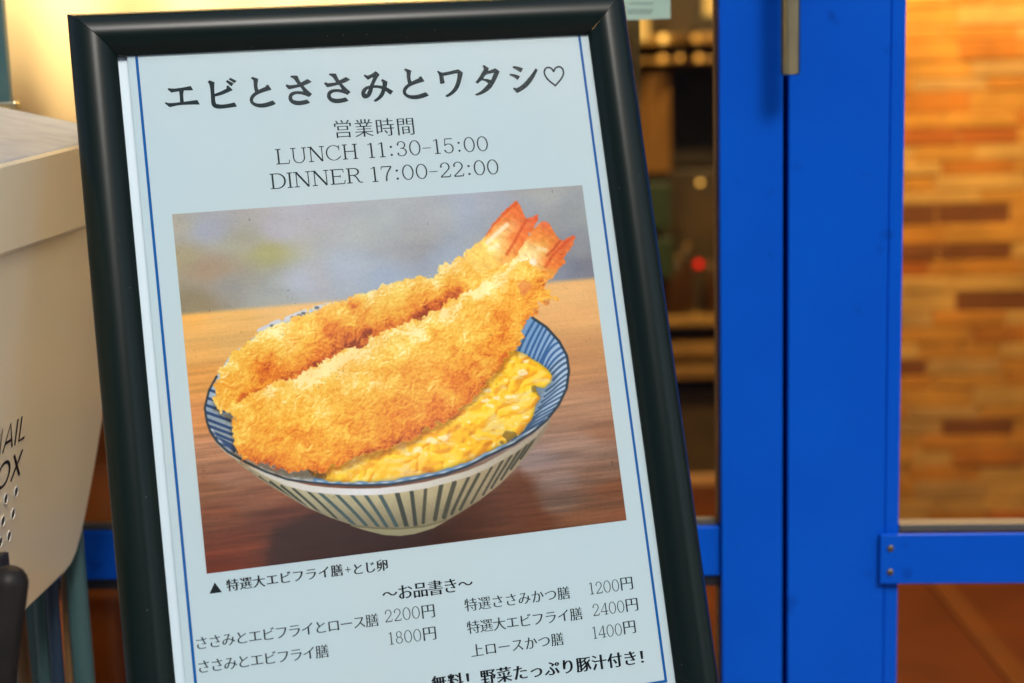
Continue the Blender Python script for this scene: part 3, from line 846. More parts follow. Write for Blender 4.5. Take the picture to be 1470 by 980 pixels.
def traced(key, du=0, dv=0):
    ox, oy, k, outs, holes = T[key]; L = []
    for q in outs: L.append([pb(ox + du + a / k, oy + dv + b / k) for a, b in ccw(smooth_loop(q))])
    for q in holes: L.append([pb(ox + du + a / k, oy + dv + b / k) for a, b in ccw(smooth_loop(q))[::-1]])
    return L


heart = [(358, 305), (320, 245), (270, 220), (220, 222), (182, 255), (165, 310), (178, 370), (220, 440), (280, 500), (340, 545), (392, 588), (440, 530), (500, 462), (542, 390), (556, 320), (540, 250), (500, 213), (450, 203), (400, 225), (372, 262), (358, 305)]
hl = []
hs = heart
for i in range(len(hs) - 1):
    a, b = np.array(hs[i], float), np.array(hs[i + 1], float); t = (b - a) / np.linalg.norm(b - a); n_ = np.array((-t[1], t[0])) * 17; a = a - t * 6; b = b + t * 6
    hl.append([pb(770 + q[0] / 14, 80 + q[1] / 14) for q in ccw([tuple(a + n_), tuple(a - n_), tuple(b - n_), tuple(b + n_)])])
place('heading_lettering', [traced('e'), traced('bi'), traced('to'), traced('sa'), traced('sa', 55.4, -3.0), traced('mi'), traced('to', 220, -12), traced('wa'), traced('ta'), traced('shi'), hl], M['text'])

jtext('hours_lettering', '営業時間', (480, 195.5), (597, 190), 29.6, 0.003, -.012, M['text'])
rtext('hours_lettering', 'LUNCH', (397.3, 235), (514.7, 226.5), 22.3, M['text'])
rtext('hours_lettering', '11:30-15:00', (528, 226), (703, 215.3), 22.3, M['text'])
rtext('hours_lettering', 'DINNER', (389.2, 270.5), (520, 261), 22.3, M['text'])
rtext('hours_lettering', '17:00-22:00', (532.7, 260.5), (718, 248.6), 22.3, M['text'])
jtext('picture_caption', '▲', (300.5, 852.3), (319, 851), 18.5, 0.001, 0.001, M['text2'])
jtext('picture_caption', '特選大エビフライ膳', (326, 847.7), (493, 824.5), 17.6, .028, -.004, M['text2'])
jtext('picture_caption', '+', (496, 824.3), (503, 823.5), 17.0, -.006, -.006, M['text'])
jtext('picture_caption', 'とじ卵', (506.5, 824.5), (558, 817), 17.6, .028, -.004, M['text2'])
jtext('menu_title', '～お品書き～', (550.5, 862.5), (680, 845), 22.5, .026, -.004, M['text2'])
for (t_, a_, b_, e_) in (('ささみとエビフライとロース膳', (280.5, 932), (544.5, 896.8), 19.3), ('ささみとエビフライ膳', (283.5, 966), (472.8, 941.5), 19.3),
                         ('特選ささみかつ膳', (668.5, 876.7), (819.5, 857.5), 19.6), ('特選大エビフライ膳', (672, 909), (837.5, 887.5), 19.6), ('上ロースかつ膳', (677.5, 942.5), (810.5, 924), 19.6)):
    jtext('dish_lettering', t_, a_, b_, e_, .013, -.009, M['text'])
for (t_, a_, b_, y_) in (('2200', (553.3, 893.5), (604.5, 887.2), (606, 886.8, 628.5, 884.5)), ('1800', (558.5, 925.8), (606.5, 920), (608, 918.8, 630.5, 916.5)),
                         ('1200', (847, 853.6), (891, 848), (892, 846.4, 914, 843.5)), ('2400', (852.3, 884.4), (898.5, 878.5), (899.5, 877, 922, 874)),
                         ('1400', (851.7, 917.2), (895, 911.5), (896, 909.4, 918.5, 906.5))):
    rtext('price_lettering', t_, a_, b_, 16.8, M['text'])
    jtext('price_lettering', '円', y_[:2], y_[2:], 21.5, .012, -.010, M['text'])
jtext('offer_lettering', '無料！野菜たっぷり豚汁付き！', (621.5, 991), (938.5, 949), 22.4, .040, .000, M['text2'])

# notice print: a few faint unreadable strokes
loops = []
for rowi, v in enumerate((4, 13.5, 17.5)):
    u = 901 if rowi else 903
    while u < (934 if rowi else 938):
        w = 1.4 + 2.2 * random.random(); a = onY(u, v, NY - .0006); b = onY(u + w, v + 1.6, NY - .0006); loops.append([(a.x, a.z), (b.x, a.z), (b.x, b.z), (a.x, b.z)]); u += w + 1.2
place('faint_lettering', [[ccw(l)] for l in loops], M['faint'], nt_, lambda x, y: Vector((x, NY - .0007, y)))


# ------------------------------------------------------------------ the printed food picture (flat colour print, painted per vertex)
def noise2(U, V, sc, seed, oct=1, gain=.5):
    rs = np.random.RandomState(seed); out = np.zeros_like(U); amp = 1; tot = 0
    for o_ in range(oct):
        G = rs.rand(256, 256); x = U / sc + 31.7 * o_ + 100; y = V / sc + 17.3 * o_ + 100
        xi = np.floor(x).astype(int); yi = np.floor(y).astype(int); fx = x - xi; fy = y - yi
        fx = fx * fx * (3 - 2 * fx); fy = fy * fy * (3 - 2 * fy); a = G[xi % 256, yi % 256]; b = G[(xi + 1) % 256, yi % 256]
        c = G[xi % 256, (yi + 1) % 256]; d = G[(xi + 1) % 256, (yi + 1) % 256]
        out += amp * ((a * (1 - fx) + b * fx) * (1 - fy) + (c * (1 - fx) + d * fx) * fy); tot += amp; amp *= gain; sc /= 2
    return out / tot


def sdf(U, V, P):
    """Signed distance (positive inside) to a polygon."""
    P = np.array(P, float); Q = np.roll(P, -1, axis=0); D = np.full(U.shape, 1e9); ins = np.zeros(U.shape, bool)
    for (x0, y0), (x1, y1) in zip(P, Q):
        ex, ey = x1 - x0, y1 - y0; t = np.clip(((U - x0) * ex + (V - y0) * ey) / (ex * ex + ey * ey + 1e-9), 0, 1)
        D = np.minimum(D, (U - x0 - t * ex) ** 2 + (V - y0 - t * ey) ** 2)
        if y0 != y1:
            c = ((V >= min(y0, y1)) & (V < max(y0, y1))) & (U < x0 + (V - y0) * ex / ey); ins ^= c
    return np.sqrt(D) * np.where(ins, 1, -1)


def dline(U, V, P):
    D = np.full(U.shape, 1e9)
    for (x0, y0), (x1, y1) in zip(P[:-1], P[1:]):
        ex, ey = x1 - x0, y1 - y0; t = np.clip(((U - x0) * ex + (V - y0) * ey) / (ex * ex + ey * ey + 1e-9), 0, 1)
        D = np.minimum(D, (U - x0 - t * ex) ** 2 + (V - y0 - t * ey) ** 2)
    return np.sqrt(D)


def ss(x, a, b):
    t = np.clip((x - a) / (b - a), 0, 1); return t * t * (3 - 2 * t)


def idw(U, V, pts, sx=1.0, sy=1.0, p=1.6):
    num = np.zeros(U.shape + (3,)); den = np.zeros(U.shape)
    for (u, v, c) in pts:
        w = 1 / (((U - u) / sx) ** 2 + ((V - v) / sy) ** 2 + 60) ** p
        num += w[..., None] * np.array(c, float); den += w
    return num / den[..., None]


def bez(p0, p1, p2, n=10):
    return [((1 - t) ** 2 * p0[0] + 2 * t * (1 - t) * p1[0] + t * t * p2[0], (1 - t) ** 2 * p0[1] + 2 * t * (1 - t) * p1[1] + t * t * p2[1]) for t in [i / n for i in range(n + 1)]]


def ramp(t, stops):
    xs = [s[0] for s in stops]; return np.stack([np.interp(t, xs, [s[1][k] for s in stops]) for k in range(3)], -1)


pl, pr, pt, pbm = .0319, .3859, .1374, .4334
NU, NV = 600, 504
gx = np.linspace(pl, pr, NU); gyv = np.linspace(pt, pbm, NV)
GX, GY = np.meshgrid(gx, gyv)
PC = TB[None, None] + GX[..., None] * RB[:, 0] + GY[..., None] * RB[:, 1]
U = PC[..., 0] / PC[..., 2] * F + CX; V = PC[..., 1] / PC[..., 2] * F + CY

wall_pts = [(255, 320, (172, 170, 160)), (262, 370, (168, 158, 128)), (270, 435, (140, 128, 100)), (300, 330, (166, 170, 182)), (350, 345, (165, 165, 150)), (385, 362, (170, 168, 120)),
            (300, 385, (172, 150, 125)), (330, 410, (158, 156, 148)), (400, 330, (174, 176, 190)), (450, 300, (176, 178, 188)), (440, 400, (176, 180, 190)), (500, 380, (168, 182, 200)),
            (560, 400, (160, 176, 198)), (540, 330, (172, 182, 186)), (600, 350, (160, 166, 172)), (620, 300, (170, 176, 182)), (680, 290, (172, 178, 188)), (700, 320, (160, 168, 178)),
            (790, 280, (164, 166, 165)), (825, 300, (150, 152, 150)), (830, 350, (138, 142, 150)), (845, 385, (124, 128, 140)), (780, 390, (140, 146, 158)), (640, 370, (158, 172, 192)), (380, 425, (166, 168, 162))]
tab_pts = [(265, 458, (228, 178, 96)), (330, 455, (226, 188, 118)), (400, 445, (226, 192, 132)), (290, 500, (220, 176, 104)), (330, 490, (216, 180, 116)), (275, 540, (214, 160, 88)), (280, 600, (202, 145, 92)),
           (300, 650, (184, 138, 108)), (330, 690, (170, 126, 106)), (300, 700, (160, 108, 74)), (370, 720, (160, 108, 84)), (310, 740, (150, 86, 54)), (340, 780, (138, 64, 34)), (300, 810, (134, 54, 28)),
           (400, 740, (110, 58, 42)), (430, 780, (84, 36, 26)), (500, 780, (62, 30, 26)), (560, 785, (60, 32, 28)), (640, 780, (74, 38, 26)), (700, 760, (86, 42, 24)), (700, 725, (92, 50, 28)),
           (740, 700, (118, 78, 54)), (830, 415, (222, 184, 128)), (870, 410, (214, 174, 118)), (850, 450, (214, 172, 116)), (880, 500, (190, 146, 98)), (840, 520, (184, 140, 98)), (890, 560, (168, 128, 100)),
           (850, 580, (178, 142, 116)), (830, 640, (176, 148, 136)), (880, 620, (160, 116, 90)), (800, 690, (172, 150, 148)), (860, 680, (152, 116, 96)), (890, 700, (150, 92, 56)), (800, 725, (150, 124, 110)),
           (850, 740, (156, 104, 68)), (895, 740, (150, 88, 52)), (770, 660, (178, 162, 168)), (765, 745, (120, 66, 36))]
img = idw(U, V, wall_pts, 1.3, .8)
m_ = noise2(U, V * 1.8, 46, 3, 3) - .5
img += m_[..., None] * np.array((18, 18, 10)); img += (noise2(U, V, 60, 8, 2) - .5)[..., None] * np.array((-8, 4, 18))
tab = idw(U, V + U * .11, [(u, v + u * .11, c) for u, v, c in tab_pts], 1.8, .7)
ang = V + U * .12
gr = noise2(U * .03, ang * .6, 3.0, 11, 4, .6) - .5; gr2 = noise2(U * .06, ang, 2.4, 12, 2) - .5
lowp = ss(V, 440, 720)
tab *= np.array((1.05, 1.0, .93))
tab *= (1 - .24 * ss(V + U * .12, 640, 800))[..., None]
tab *= (1 + (gr * .42 * (0.25 + lowp) + gr2 * .12 * lowp)[..., None])
hz = V - (450 - .0877 * (U - 262))
k_ = ss(hz, -4, 5)[..., None]; img = img * (1 - k_) + tab * k_
# bowl shadow on the table
shp = [(455, 735), (520, 750), (640, 755), (700, 715), (744, 676), (758, 690), (775, 725), (792, 765), (800, 800), (380, 830), (395, 760)]
sm = ss(sdf(U, V, shp), -12, 9)[..., None]; shc = ramp(ss(U, 480, 780), [(0, (48, 22, 18)), (.4, (46, 24, 20)), (.75, (76, 38, 20)), (1, (100, 54, 30))]) * (1 + gr * .35 + gr2 * .2)[..., None]
img = img * (1 - sm * .88) + shc * sm * .88


def over(img, d, col, soft=.9):
    a = ss(d, -soft, soft)[..., None]; return img * (1 - a) + np.asarray(col) * a


# bowl outside
front = [(293, 583), (296, 605), (301, 621), (310, 636), (324, 650), (338, 659), (352, 667), (382, 683), (413, 696.5), (444, 704), (470, 707), (492, 708.5), (518, 709), (544, 708.5), (579, 704.5), (613, 699), (640, 692), (672, 683), (699, 671.5), (742, 647), (768, 628), (790, 603)]
lowr = [(790, 606), (778, 628), (758, 653), (738, 675), (718, 695), (689, 718), (659, 737), (640, 748), (622, 757), (596, 765), (575, 768), (551, 766.5), (527, 760.5), (509, 754.5), (475, 743), (440, 727.5), (415, 713), (385, 695), (360, 678), (340, 663)]
body = front[10:] + lowr
bodyp = front[5:] + lowr
sb = sdf(U, V, bodyp)
bc = ramp(np.clip((U - 360) / 430, 0, 1), [(0, (150, 138, 108)), (.2, (182, 176, 142)), (.45, (186, 176, 138)), (.62, (180, 168, 128)), (.8, (152, 136, 106)), (1, (136, 122, 104))])
bc = bc * (1.06 - .34 * ss(V - (700 - np.abs(U - 540) * .1), 0, 62))[..., None] + (noise2(U, V, 14, 5, 2) - .5)[..., None] * 14
img = over(img, sb, bc)
strp = [(345, 668, 372, 690), (358, 676, 392, 702), (372, 684, 410, 713), (388, 691, 430, 724), (404, 697, 446, 732), (421, 701, 464, 740), (440, 703, 488, 749), (458, 706, 510, 754), (482, 708, 527, 755), (504, 709, 544, 756.5), (524, 709, 556, 756.5), (545, 708.5, 570, 756), (570, 706, 584, 755), (591, 703.5, 597, 753.5), (611.5, 700, 608, 750),
        (634, 695.5, 625, 745), (653, 692, 638, 742), (673, 685.5, 649, 737), (688, 680, 661, 731), (706.5, 670.5, 677, 722), (722, 661, 694, 710), (735, 653, 706, 700), (747, 645, 720, 688), (758, 637, 734, 673), (768, 629, 748, 658)]
edge_in = ss(sdf(U, V, bodyp), 0, 3)
for i, (a, b, c, d) in enumerate(strp):
    bow = np.clip((c - a) * .22, -6, 10)
    D = dline(U, V, bez((a, b), ((a + c) / 2 + bow * .3, (b + d) / 2 + (1.5 if a < 560 else 2.5)), (c, d)))
    w = (2.9 + .5 * math.sin(i * 1.7)) if 520 < a < 660 else (2.2 if 455 < a < 700 else 1.6)
    cc = (40, 50, 46) if a < 600 else (56, 58, 46)
    if 450 < a < 570: cc = (52, 78, 84)
    al = (ss(w - D, -.9, .9) * edge_in * .88)[..., None]; img = img * (1 - al) + np.array(cc) * al
# foot ring
fp = [(505, 754), (522, 756), (560, 758), (600, 756), (630, 749), (640, 747), (622, 757), (596, 765), (575, 768), (551, 766.5), (527, 760.5)]
img = over(img, sdf(U, V, fp) + 1.2, (150, 146, 112))
D = dline(U, V, [(505, 754.5), (540, 757.8), (575, 758.5), (610, 755), (640, 747)]); al = (ss(1.5 - D, -.8, .8) * .6)[..., None]; img = img * (1 - al) + np.array((84, 76, 54)) * al
# bowl inside (seen right and left of the food)
rimp = [(311, 540), (300, 560), (294, 585), (297, 605), (302, 619), (312, 634), (327, 648), (355, 664), (382, 677), (413, 688), (444, 692), (475, 695), (518, 696.5), (561, 695), (596, 689), (640, 680), (672, 669), (699, 655), (738, 637), (768, 617.5), (786, 602), (803, 580), (814, 557), (817.5, 532), (814.5, 510), (803.5, 489.5), (785, 469), (765, 455.5), (740, 446), (640, 430), (520, 430), (470, 436), (436, 446), (400, 462), (372, 478), (330, 510)]
inn = sdf(U, V, rimp)
ic = ramp(ss(U + V * .35, 880, 1010), [(0, (96, 140, 184)), (.45, (128, 168, 206)), (1, (176, 200, 222))])
icl = ramp(ss(V, 540, 640), [(0, (176, 200, 222)), (.5, (140, 162, 178)), (1, (150, 164, 164))])
ic = np.where((U < 450)[..., None], icl, ic)
img = over(img, inn, ic)
dki = ss(sdf(U + 3, V - 2, [(735, 500), (755, 507), (775, 519), (800, 538), (796, 552), (784, 560), (780, 575), (772, 592), (766, 610), (740, 634), (700, 640), (700, 520)]), -9, 4)[..., None] * .45
img = img * (1 - dki) + np.array((60, 74, 84)) * dki
ins = [(769, 458, 756, 478, 746, 502), (776, 462, 762, 484, 754, 506), (781, 466, 768, 490, 760, 510), (786, 470, 774, 492, 766, 514), (792, 476, 780, 496, 772, 517), (798, 482, 786, 497, 776, 520), (804, 490, 787, 497, 779, 522),
       (808, 497, 790, 506, 783, 527), (811.5, 504, 796, 512, 786, 530), (814, 511, 800, 518, 789, 533), (815, 519, 804, 524, 792, 538), (816.5, 527, 806, 532, 795, 545), (817, 535, 808, 540, 796, 552), (816.5, 543, 806, 548, 794, 560), (815, 551, 804, 556, 790, 568),
       (813, 559, 802, 564, 786, 576), (810, 567, 798, 573, 780, 584), (806, 575, 794, 582, 776, 592), (801, 583, 788, 590, 770, 600), (795, 590, 782, 598, 764, 608), (789, 597, 776, 606, 758, 615), (780, 605, 766, 614, 748, 622)]
for i, q in enumerate(ins):
    Q = bez(q[0:2], q[2:4], q[4:6]); D = dline(U, V, Q + ([(Q[-1][0] - 12, Q[-1][1] + 9)] if i > 11 else [])); al = (ss((1.75 if i < 12 else 1.35) - D, -.8, .8) * ss(inn, 0, 2) * .85)[..., None]
    img = img * (1 - al) + np.array((38, 84, 142) if i < 9 else (44, 74, 110)) * al
inl = [(303, 560, 320, 566), (298, 571, 318, 577), (296, 581, 322, 590), (295, 591, 338, 606), (296, 601, 338, 617), (300, 611, 338, 625), (305, 620, 338, 634), (311, 628, 338, 641), (318, 636, 342, 647), (328, 644, 348, 653)]
for i, q in enumerate(inl):
    D = dline(U, V, [q[:2], q[2:]]); al = (ss(2.1 - D, -.8, .8) * ss(inn, 0, 2) * .9)[..., None]; img = img * (1 - al) + np.array((34, 62, 112)) * al
# rim dark line, white lip
lip = front[3:]
Dl = dline(U, V, [(p[0], p[1] - 3.2) for p in lip])
lipc = ramp(np.clip((U - 300) / 500, 0, 1), [(0, (190, 186, 160)), (.25, (214, 212, 204)), (.45, (226, 228, 232)), (.62, (214, 212, 202)), (.85, (182, 172, 150)), (1, (158, 150, 132))])
wl = np.interp(U, [300, 360, 440, 540, 640, 740, 790], [1.4, 3.2, 4.6, 4.8, 4.6, 3.8, 1.6])
al = ss(wl - Dl, -.9, .9)[..., None]; img = img * (1 - al) + lipc * al
Dr = np.minimum(dline(U, V, rimp[:21]), dline(U, V, rimp[20:28]))
al = (ss(np.interp(U, [292, 330, 450, 560, 700, 800], [1.6, 1.8, 1.3, 1.6, 2.0, 1.9]) - Dr, -.8, .8) * .92)[..., None]; img = img * (1 - al) + np.array((36, 52, 66)) * al
Dw = dline(U, V, [(p[0] + 2.6, p[1] - 2.8) for p in rimp[4:8]] + [(p[0], p[1] - 3) for p in rimp[8:21]]); dash = .5 + .5 * np.sin((U + V * .5) * .33)
al = (ss(1.1 - Dw, -.7, .7) * dash * .8)[..., None]; img = img * (1 - al) + np.array((206, 212, 214)) * al
# back rim glimpses
for (a, b, c, d) in ((373, 474, 386, 468), (390, 465, 400, 461), (412, 457, 420, 454), (424, 452, 441, 446), (452, 442, 462, 440), (468, 438, 482, 436)):
    D = dline(U, V, [(a, b), (c, d)]); al = (ss(3.6 - D, -1, 1))[..., None]; img = img * (1 - al) + np.array((206, 212, 224)) * al
for (a, b) in ((391, 467), (421, 455), (430, 452), (436, 449), (455, 441), (470, 438), (479, 437)):
    al = (ss(2.2 - np.hypot((U - a) * .6, V - b), -.8, .8) * .8)[..., None]; img = img * (1 - al) + np.array((84, 92, 96)) * al


# egg
eggp = [(735, 500), (755, 507), (775, 519), (796, 538), (793, 549), (782, 557), (771, 556), (779, 571), (770, 582), (768, 592), (765, 602), (752, 618), (737, 630), (705, 647), (680, 659), (640, 673.5), (600, 684), (560, 690.5), (510, 693.5), (470, 691), (450, 686), (440, 670), (520, 620), (640, 560), (700, 510)]
wob = (noise2(U, V, 12, 21, 2) - .5) * 5
de = sdf(U, V, eggp) + wob
e1 = noise2(U, V * 1.25, 34, 22, 3, .55); wx = (noise2(U, V, 18, 23, 2) - .5) * 16; wy = (noise2(U, V, 18, 24, 2) - .5) * 16
ra = U * .87 - V * .5; rv = U * .5 + V * .87
he = (1 - np.abs(noise2(ra * .6 + wx * 1.3, rv + wy * 1.3, 21, 25, 2, .4) * 2 - 1)) * 1.0 + noise2(U + wx, V + wy, 12, 26, 2) * .35; hgx = np.gradient(he, axis=1); hgy = np.gradient(he, axis=0)
se = np.clip(.56 + (-hgx * .8 - hgy * 1.3) * 8, 0, 1)
ec = ramp(np.clip(e1 * .55 + se * .62 - .10, 0, 1), [(0, (196, 104, 14)), (.22, (236, 156, 24)), (.45, (250, 196, 30)), (.7, (254, 218, 50)), (1, (254, 236, 140))])
ec = ec * .68 + idw(U, V, [(770, 535, (244, 180, 36)), (740, 515, (242, 196, 70)), (750, 560, (250, 214, 50)), (720, 560, (244, 192, 60)), (700, 590, (250, 214, 44)), (650, 590, (240, 190, 90)), (740, 600, (244, 196, 46)), (680, 620, (250, 208, 40)),
                            (640, 630, (246, 186, 52)), (600, 640, (250, 206, 50)), (600, 668, (238, 164, 60)), (640, 660, (248, 206, 60)), (560, 650, (250, 214, 60)), (550, 675, (238, 180, 88)), (520, 665, (248, 216, 80)), (490, 680, (240, 200, 90)), (465, 685, (180, 130, 50)), (540, 640, (232, 170, 70)),
                            (700, 640, (236, 176, 40)), (760, 590, (236, 180, 46))], 1, 1) * .34
cream = ss(noise2(U * .7 + wx * .9, V * 1.7 + wy * .6, 15, 27, 3), .52, .80) * .7
ec = ec * (1 - cream[..., None]) + np.array((244, 220, 150)) * cream[..., None]
spc = ss(noise2(U * .8 + wx * .4, V * 1.4 + wy * .4, 7, 28, 2), .70, .86) * ss(se, .5, .8) * .7
for (a, b, r) in ((600, 645, 5), (604, 648, 3), (585, 652, 3), (700, 560, 4), (714, 571, 4), (729, 570, 4), (697, 574, 4), (704, 582, 4), (750, 534, 6), (712, 604, 3), (620, 632, 6), (636, 628, 5), (740, 585, 4), (757, 598, 4), (755, 518, 4)):
    spc = np.maximum(spc, ss(r - np.hypot((U - a) * .7, (V - b) * 1.25) + (noise2(U, V, 4, 29) - .5) * 3, -.6, 1.6) * .85)
ec = ec * (1 - spc[..., None] * .8) + np.array((255, 250, 222)) * spc[..., None] * .8
dk = np.zeros_like(U)
for (a, b, r) in ((730, 628, 8), (721, 634, 5), (738, 624, 5), (776, 566, 6), (769, 558, 5), (772, 584, 5), (459, 684, 10), (447, 680, 8)):
    dk = np.maximum(dk, ss(r - np.hypot(U - a, V - b) + (noise2(U, V, 6, 30) - .5) * 7, -1, 3))
ec = ec * (1 - dk[..., None] * .62) + np.array((96, 74, 34)) * dk[..., None] * .62
eshade = ss(sdf(U, V, eggp), -1, 7); ec = ec * (.78 + .22 * eshade)[..., None]
img = over(img, de - 1, ec, 1.2)

# breading: rough crumb relief, lit from the upper left
wx = (noise2(U, V, 11, 41, 2) - .5) * 15; wy = (noise2(U, V, 11, 42, 2) - .5) * 15
b1 = 1 - np.abs(noise2(U + wx, V + wy, 12, 43, 2) * 2 - 1); b2 = 1 - np.abs(noise2(U + wx * .6, V + wy * .6, 5.5, 44, 2) * 2 - 1); b3 = noise2(U + wx * .3, V + wy * .3, 3.2, 45, 2)
hb_ = b1 * 1.0 + b2 * .42 + b3 * .22 + noise2(U, V, 30, 46, 2) * 1.6
patch = noise2(U + wx, V + wy, 24, 48, 3, .55) - .5
gxh = np.gradient(hb_, axis=1); gyh = np.gradient(hb_, axis=0)
lit = (-gxh * .6 - gyh * 1.0) * 3.6
fine = (noise2(U, V, 2.2, 47, 1) - .5) * .22
cav = (hb_ - noise2(U, V, 14, 49, 1) * 0 - 1.7)
BR = [(0, (146, 58, 20)), (.16, (202, 94, 34)), (.34, (228, 128, 36)), (.52, (240, 164, 52)), (.70, (246, 192, 72)), (.86, (250, 214, 106)), (1.0, (254, 238, 168))]
mac_pts_front = [(330, 560, .56), (330, 620, .42), (350, 655, .30), (320, 585, .50), (360, 600, .55), (400, 560, .72), (430, 545, .78), (400, 620, .50), (400, 665, .30), (450, 650, .36), (440, 600, .52), (470, 530, .82), (480, 570, .60), (500, 640, .34), (530, 600, .44), (520, 510, .82), (540, 550, .60), (560, 490, .74),
                 (580, 560, .48), (590, 610, .30), (610, 470, .72), (620, 520, .54), (640, 580, .34), (650, 445, .74), (670, 490, .56), (680, 550, .34), (700, 420, .70), (710, 470, .52), (730, 500, .30), (740, 400, .62), (760, 440, .42), (745, 470, .34), (560, 635, .30), (780, 420, .42), (700, 375, .70), (735, 485, .34)]
mac_pts_back = [(330, 520, .66), (360, 495, .80), (400, 475, .78), (440, 460, .74), (480, 440, .74), (540, 420, .78), (580, 410, .76), (620, 402, .66), (350, 540, .48), (375, 545, .32), (410, 530, .34), (420, 500, .62), (460, 490, .50), (490, 490, .28), (500, 465, .50), (530, 455, .56), (540, 470, .40), (590, 440, .50), (600, 450, .34), (640, 415, .52), (650, 410, .36), (640, 385, .76), (665, 370, .70), (700, 350, .60), (300, 560, .5), (480, 490, .10), (502, 484, .12), (462, 498, .14), (442, 508, .24), (528, 474, .2), (380, 545, .25), (600, 448, .3)]


def mac(pts):
    num = np.zeros_like(U); den = np.zeros_like(U)
    for (u, v, c) in pts:
        w = 1 / ((U - u) ** 2 + (V - v) ** 2 + 150) ** 1.7; num += w * c; den += w
    return num / den


crease = [(318, 590), (338, 577), (356, 566), (375, 556), (395, 550), (412, 547), (428, 538), (446, 528), (460, 524), (470, 514), (487, 506), (500, 500), (520, 496), (532, 484), (545, 480), (566, 470), (590, 460), (605, 455), (618, 447), (632, 442), (645, 432), (660, 424), (680, 414), (700, 404), (716, 392)]
frontp = crease + [(735, 380), (760, 372), (788, 396), (782, 402), (784, 415), (790, 421), (801, 430), (783, 438), (771, 432), (778, 441), (770, 452), (758, 462), (750, 474), (752, 480), (744, 492), (742, 502), (733, 503), (726, 515), (720, 524), (706, 538), (700, 550), (688, 560), (676, 574), (660, 584), (648, 598), (632, 606), (610, 617), (598, 630), (575, 634), (560, 641), (530, 650), (505, 661), (480, 669), (460, 676), (440, 678), (420, 676), (398, 672), (388, 668), (365, 662), (350, 657), (341, 650), (334, 636), (334, 622), (331, 610), (335, 600), (328, 596), (318, 585), (309, 578), (308, 568)]
backp = [(308, 566), (310, 548), (316, 532), (324, 520), (332, 508), (346, 498), (356, 489), (368, 480), (384, 471), (400, 463), (416, 457), (436, 448), (455, 443), (470, 436), (486, 432), (504, 428), (520, 420), (534, 415), (548, 410), (562, 405), (576, 402), (590, 400), (600, 398), (616, 397), (628, 394), (632, 382), (640, 375), (652, 374), (664, 368), (670, 360), (684, 352), (700, 340), (760, 350), (740, 400), (690, 430), (640, 450), (560, 490), (470, 530), (400, 560), (340, 590), (316, 590)]
rough = (noise2(U, V, 9, 51, 3, .6) - .5) * 14 + (noise2(U, V, 2.4, 52) - .5) * 3
db = sdf(U, V, backp) + rough
tv = mac(mac_pts_back) + lit * .19 + fine * .8 + (b2 - .55) * .10 + patch * .6 + .10 - (.05 + .26 * ss(noise2(U, V, 22, 77, 2), .35, .72)) * np.exp(-(dline(U + rough, V + rough, [(p[0], p[1] - 5) for p in crease]) / 7.5) ** 2)
cb = ramp(np.clip(tv, 0, 1), BR)
cb *= (1 + (noise2(U, V, 26, 60, 2) - .5)[..., None] * np.array((.02, .16, .30)))
rimlight = np.exp(-((db - 3) / 3.0) ** 2) * ss(460 - V + (U - 300) * .1, -60, 30); cb = cb * (1 - .35 * rimlight[..., None]) + np.array((250, 226, 150)) * .35 * rimlight[..., None]
img = over(img, db, cb, 1.0)


def tail(P, pts, ridges):
    global img
    d = sdf(U, V, P) + (noise2(U, V, 5, 61) - .5) * 2.6
    c = idw(U, V, pts, 1, 1, 1.5) + np.array((6, 16, 4))
    st_ = noise2((U * .83 + V * .56) * .25, (V * .83 - U * .56), 3.4, 62, 3, .6) - .5
    c = c * (1 + st_[..., None] * .16); c += (noise2(U, V, 5, 63, 2) - .5)[..., None] * np.array((16, 40, 36))
    for (q, w, cc, al0) in ridges:
        D = dline(U, V, q); al = (ss(w - D, -w * .7, w * .6) * al0)[..., None]; c = c * (1 - al) + np.array(cc) * al
    img = over(img, d, c, .9)


tail([(668, 372), (674, 358), (684, 352), (692, 343), (700, 334), (706, 322), (716, 312), (728, 298), (742, 287.5), (747, 294), (750, 302), (757, 313), (764, 311), (774, 306), (772, 316), (768, 325), (760, 334), (757, 345), (750, 356), (744, 366), (733, 374), (715, 384), (690, 388)],
     [(742, 291, (228, 92, 36)), (728, 302, (226, 100, 42)), (746, 310, (224, 96, 44)), (716, 318, (230, 110, 50)), (704, 330, (232, 120, 54)), (722, 330, (246, 206, 130)), (712, 344, (250, 224, 150)), (700, 352, (248, 214, 110)), (735, 326, (236, 160, 100)), (738, 340, (232, 110, 50)), (752, 325, (222, 88, 44)), (768, 311, (226, 84, 50)),
      (746, 345, (230, 104, 48)), (735, 358, (234, 130, 60)), (715, 360, (250, 222, 150)), (690, 365, (246, 200, 100)), (706, 372, (244, 190, 90)), (725, 370, (240, 160, 80))],
     [([(757, 314), (748, 330), (738, 348), (728, 364)], 2.0, (206, 70, 28), .55), ([(742, 290), (724, 306), (708, 322), (698, 336)], 2.0, (216, 78, 30), .6), ([(728, 322), (712, 336), (700, 348)], 3, (255, 246, 214), .7), ([(714, 352), (704, 356)], 4, (255, 248, 210), .6)])
dfp = sdf(U, V, frontp) + rough * 1.1
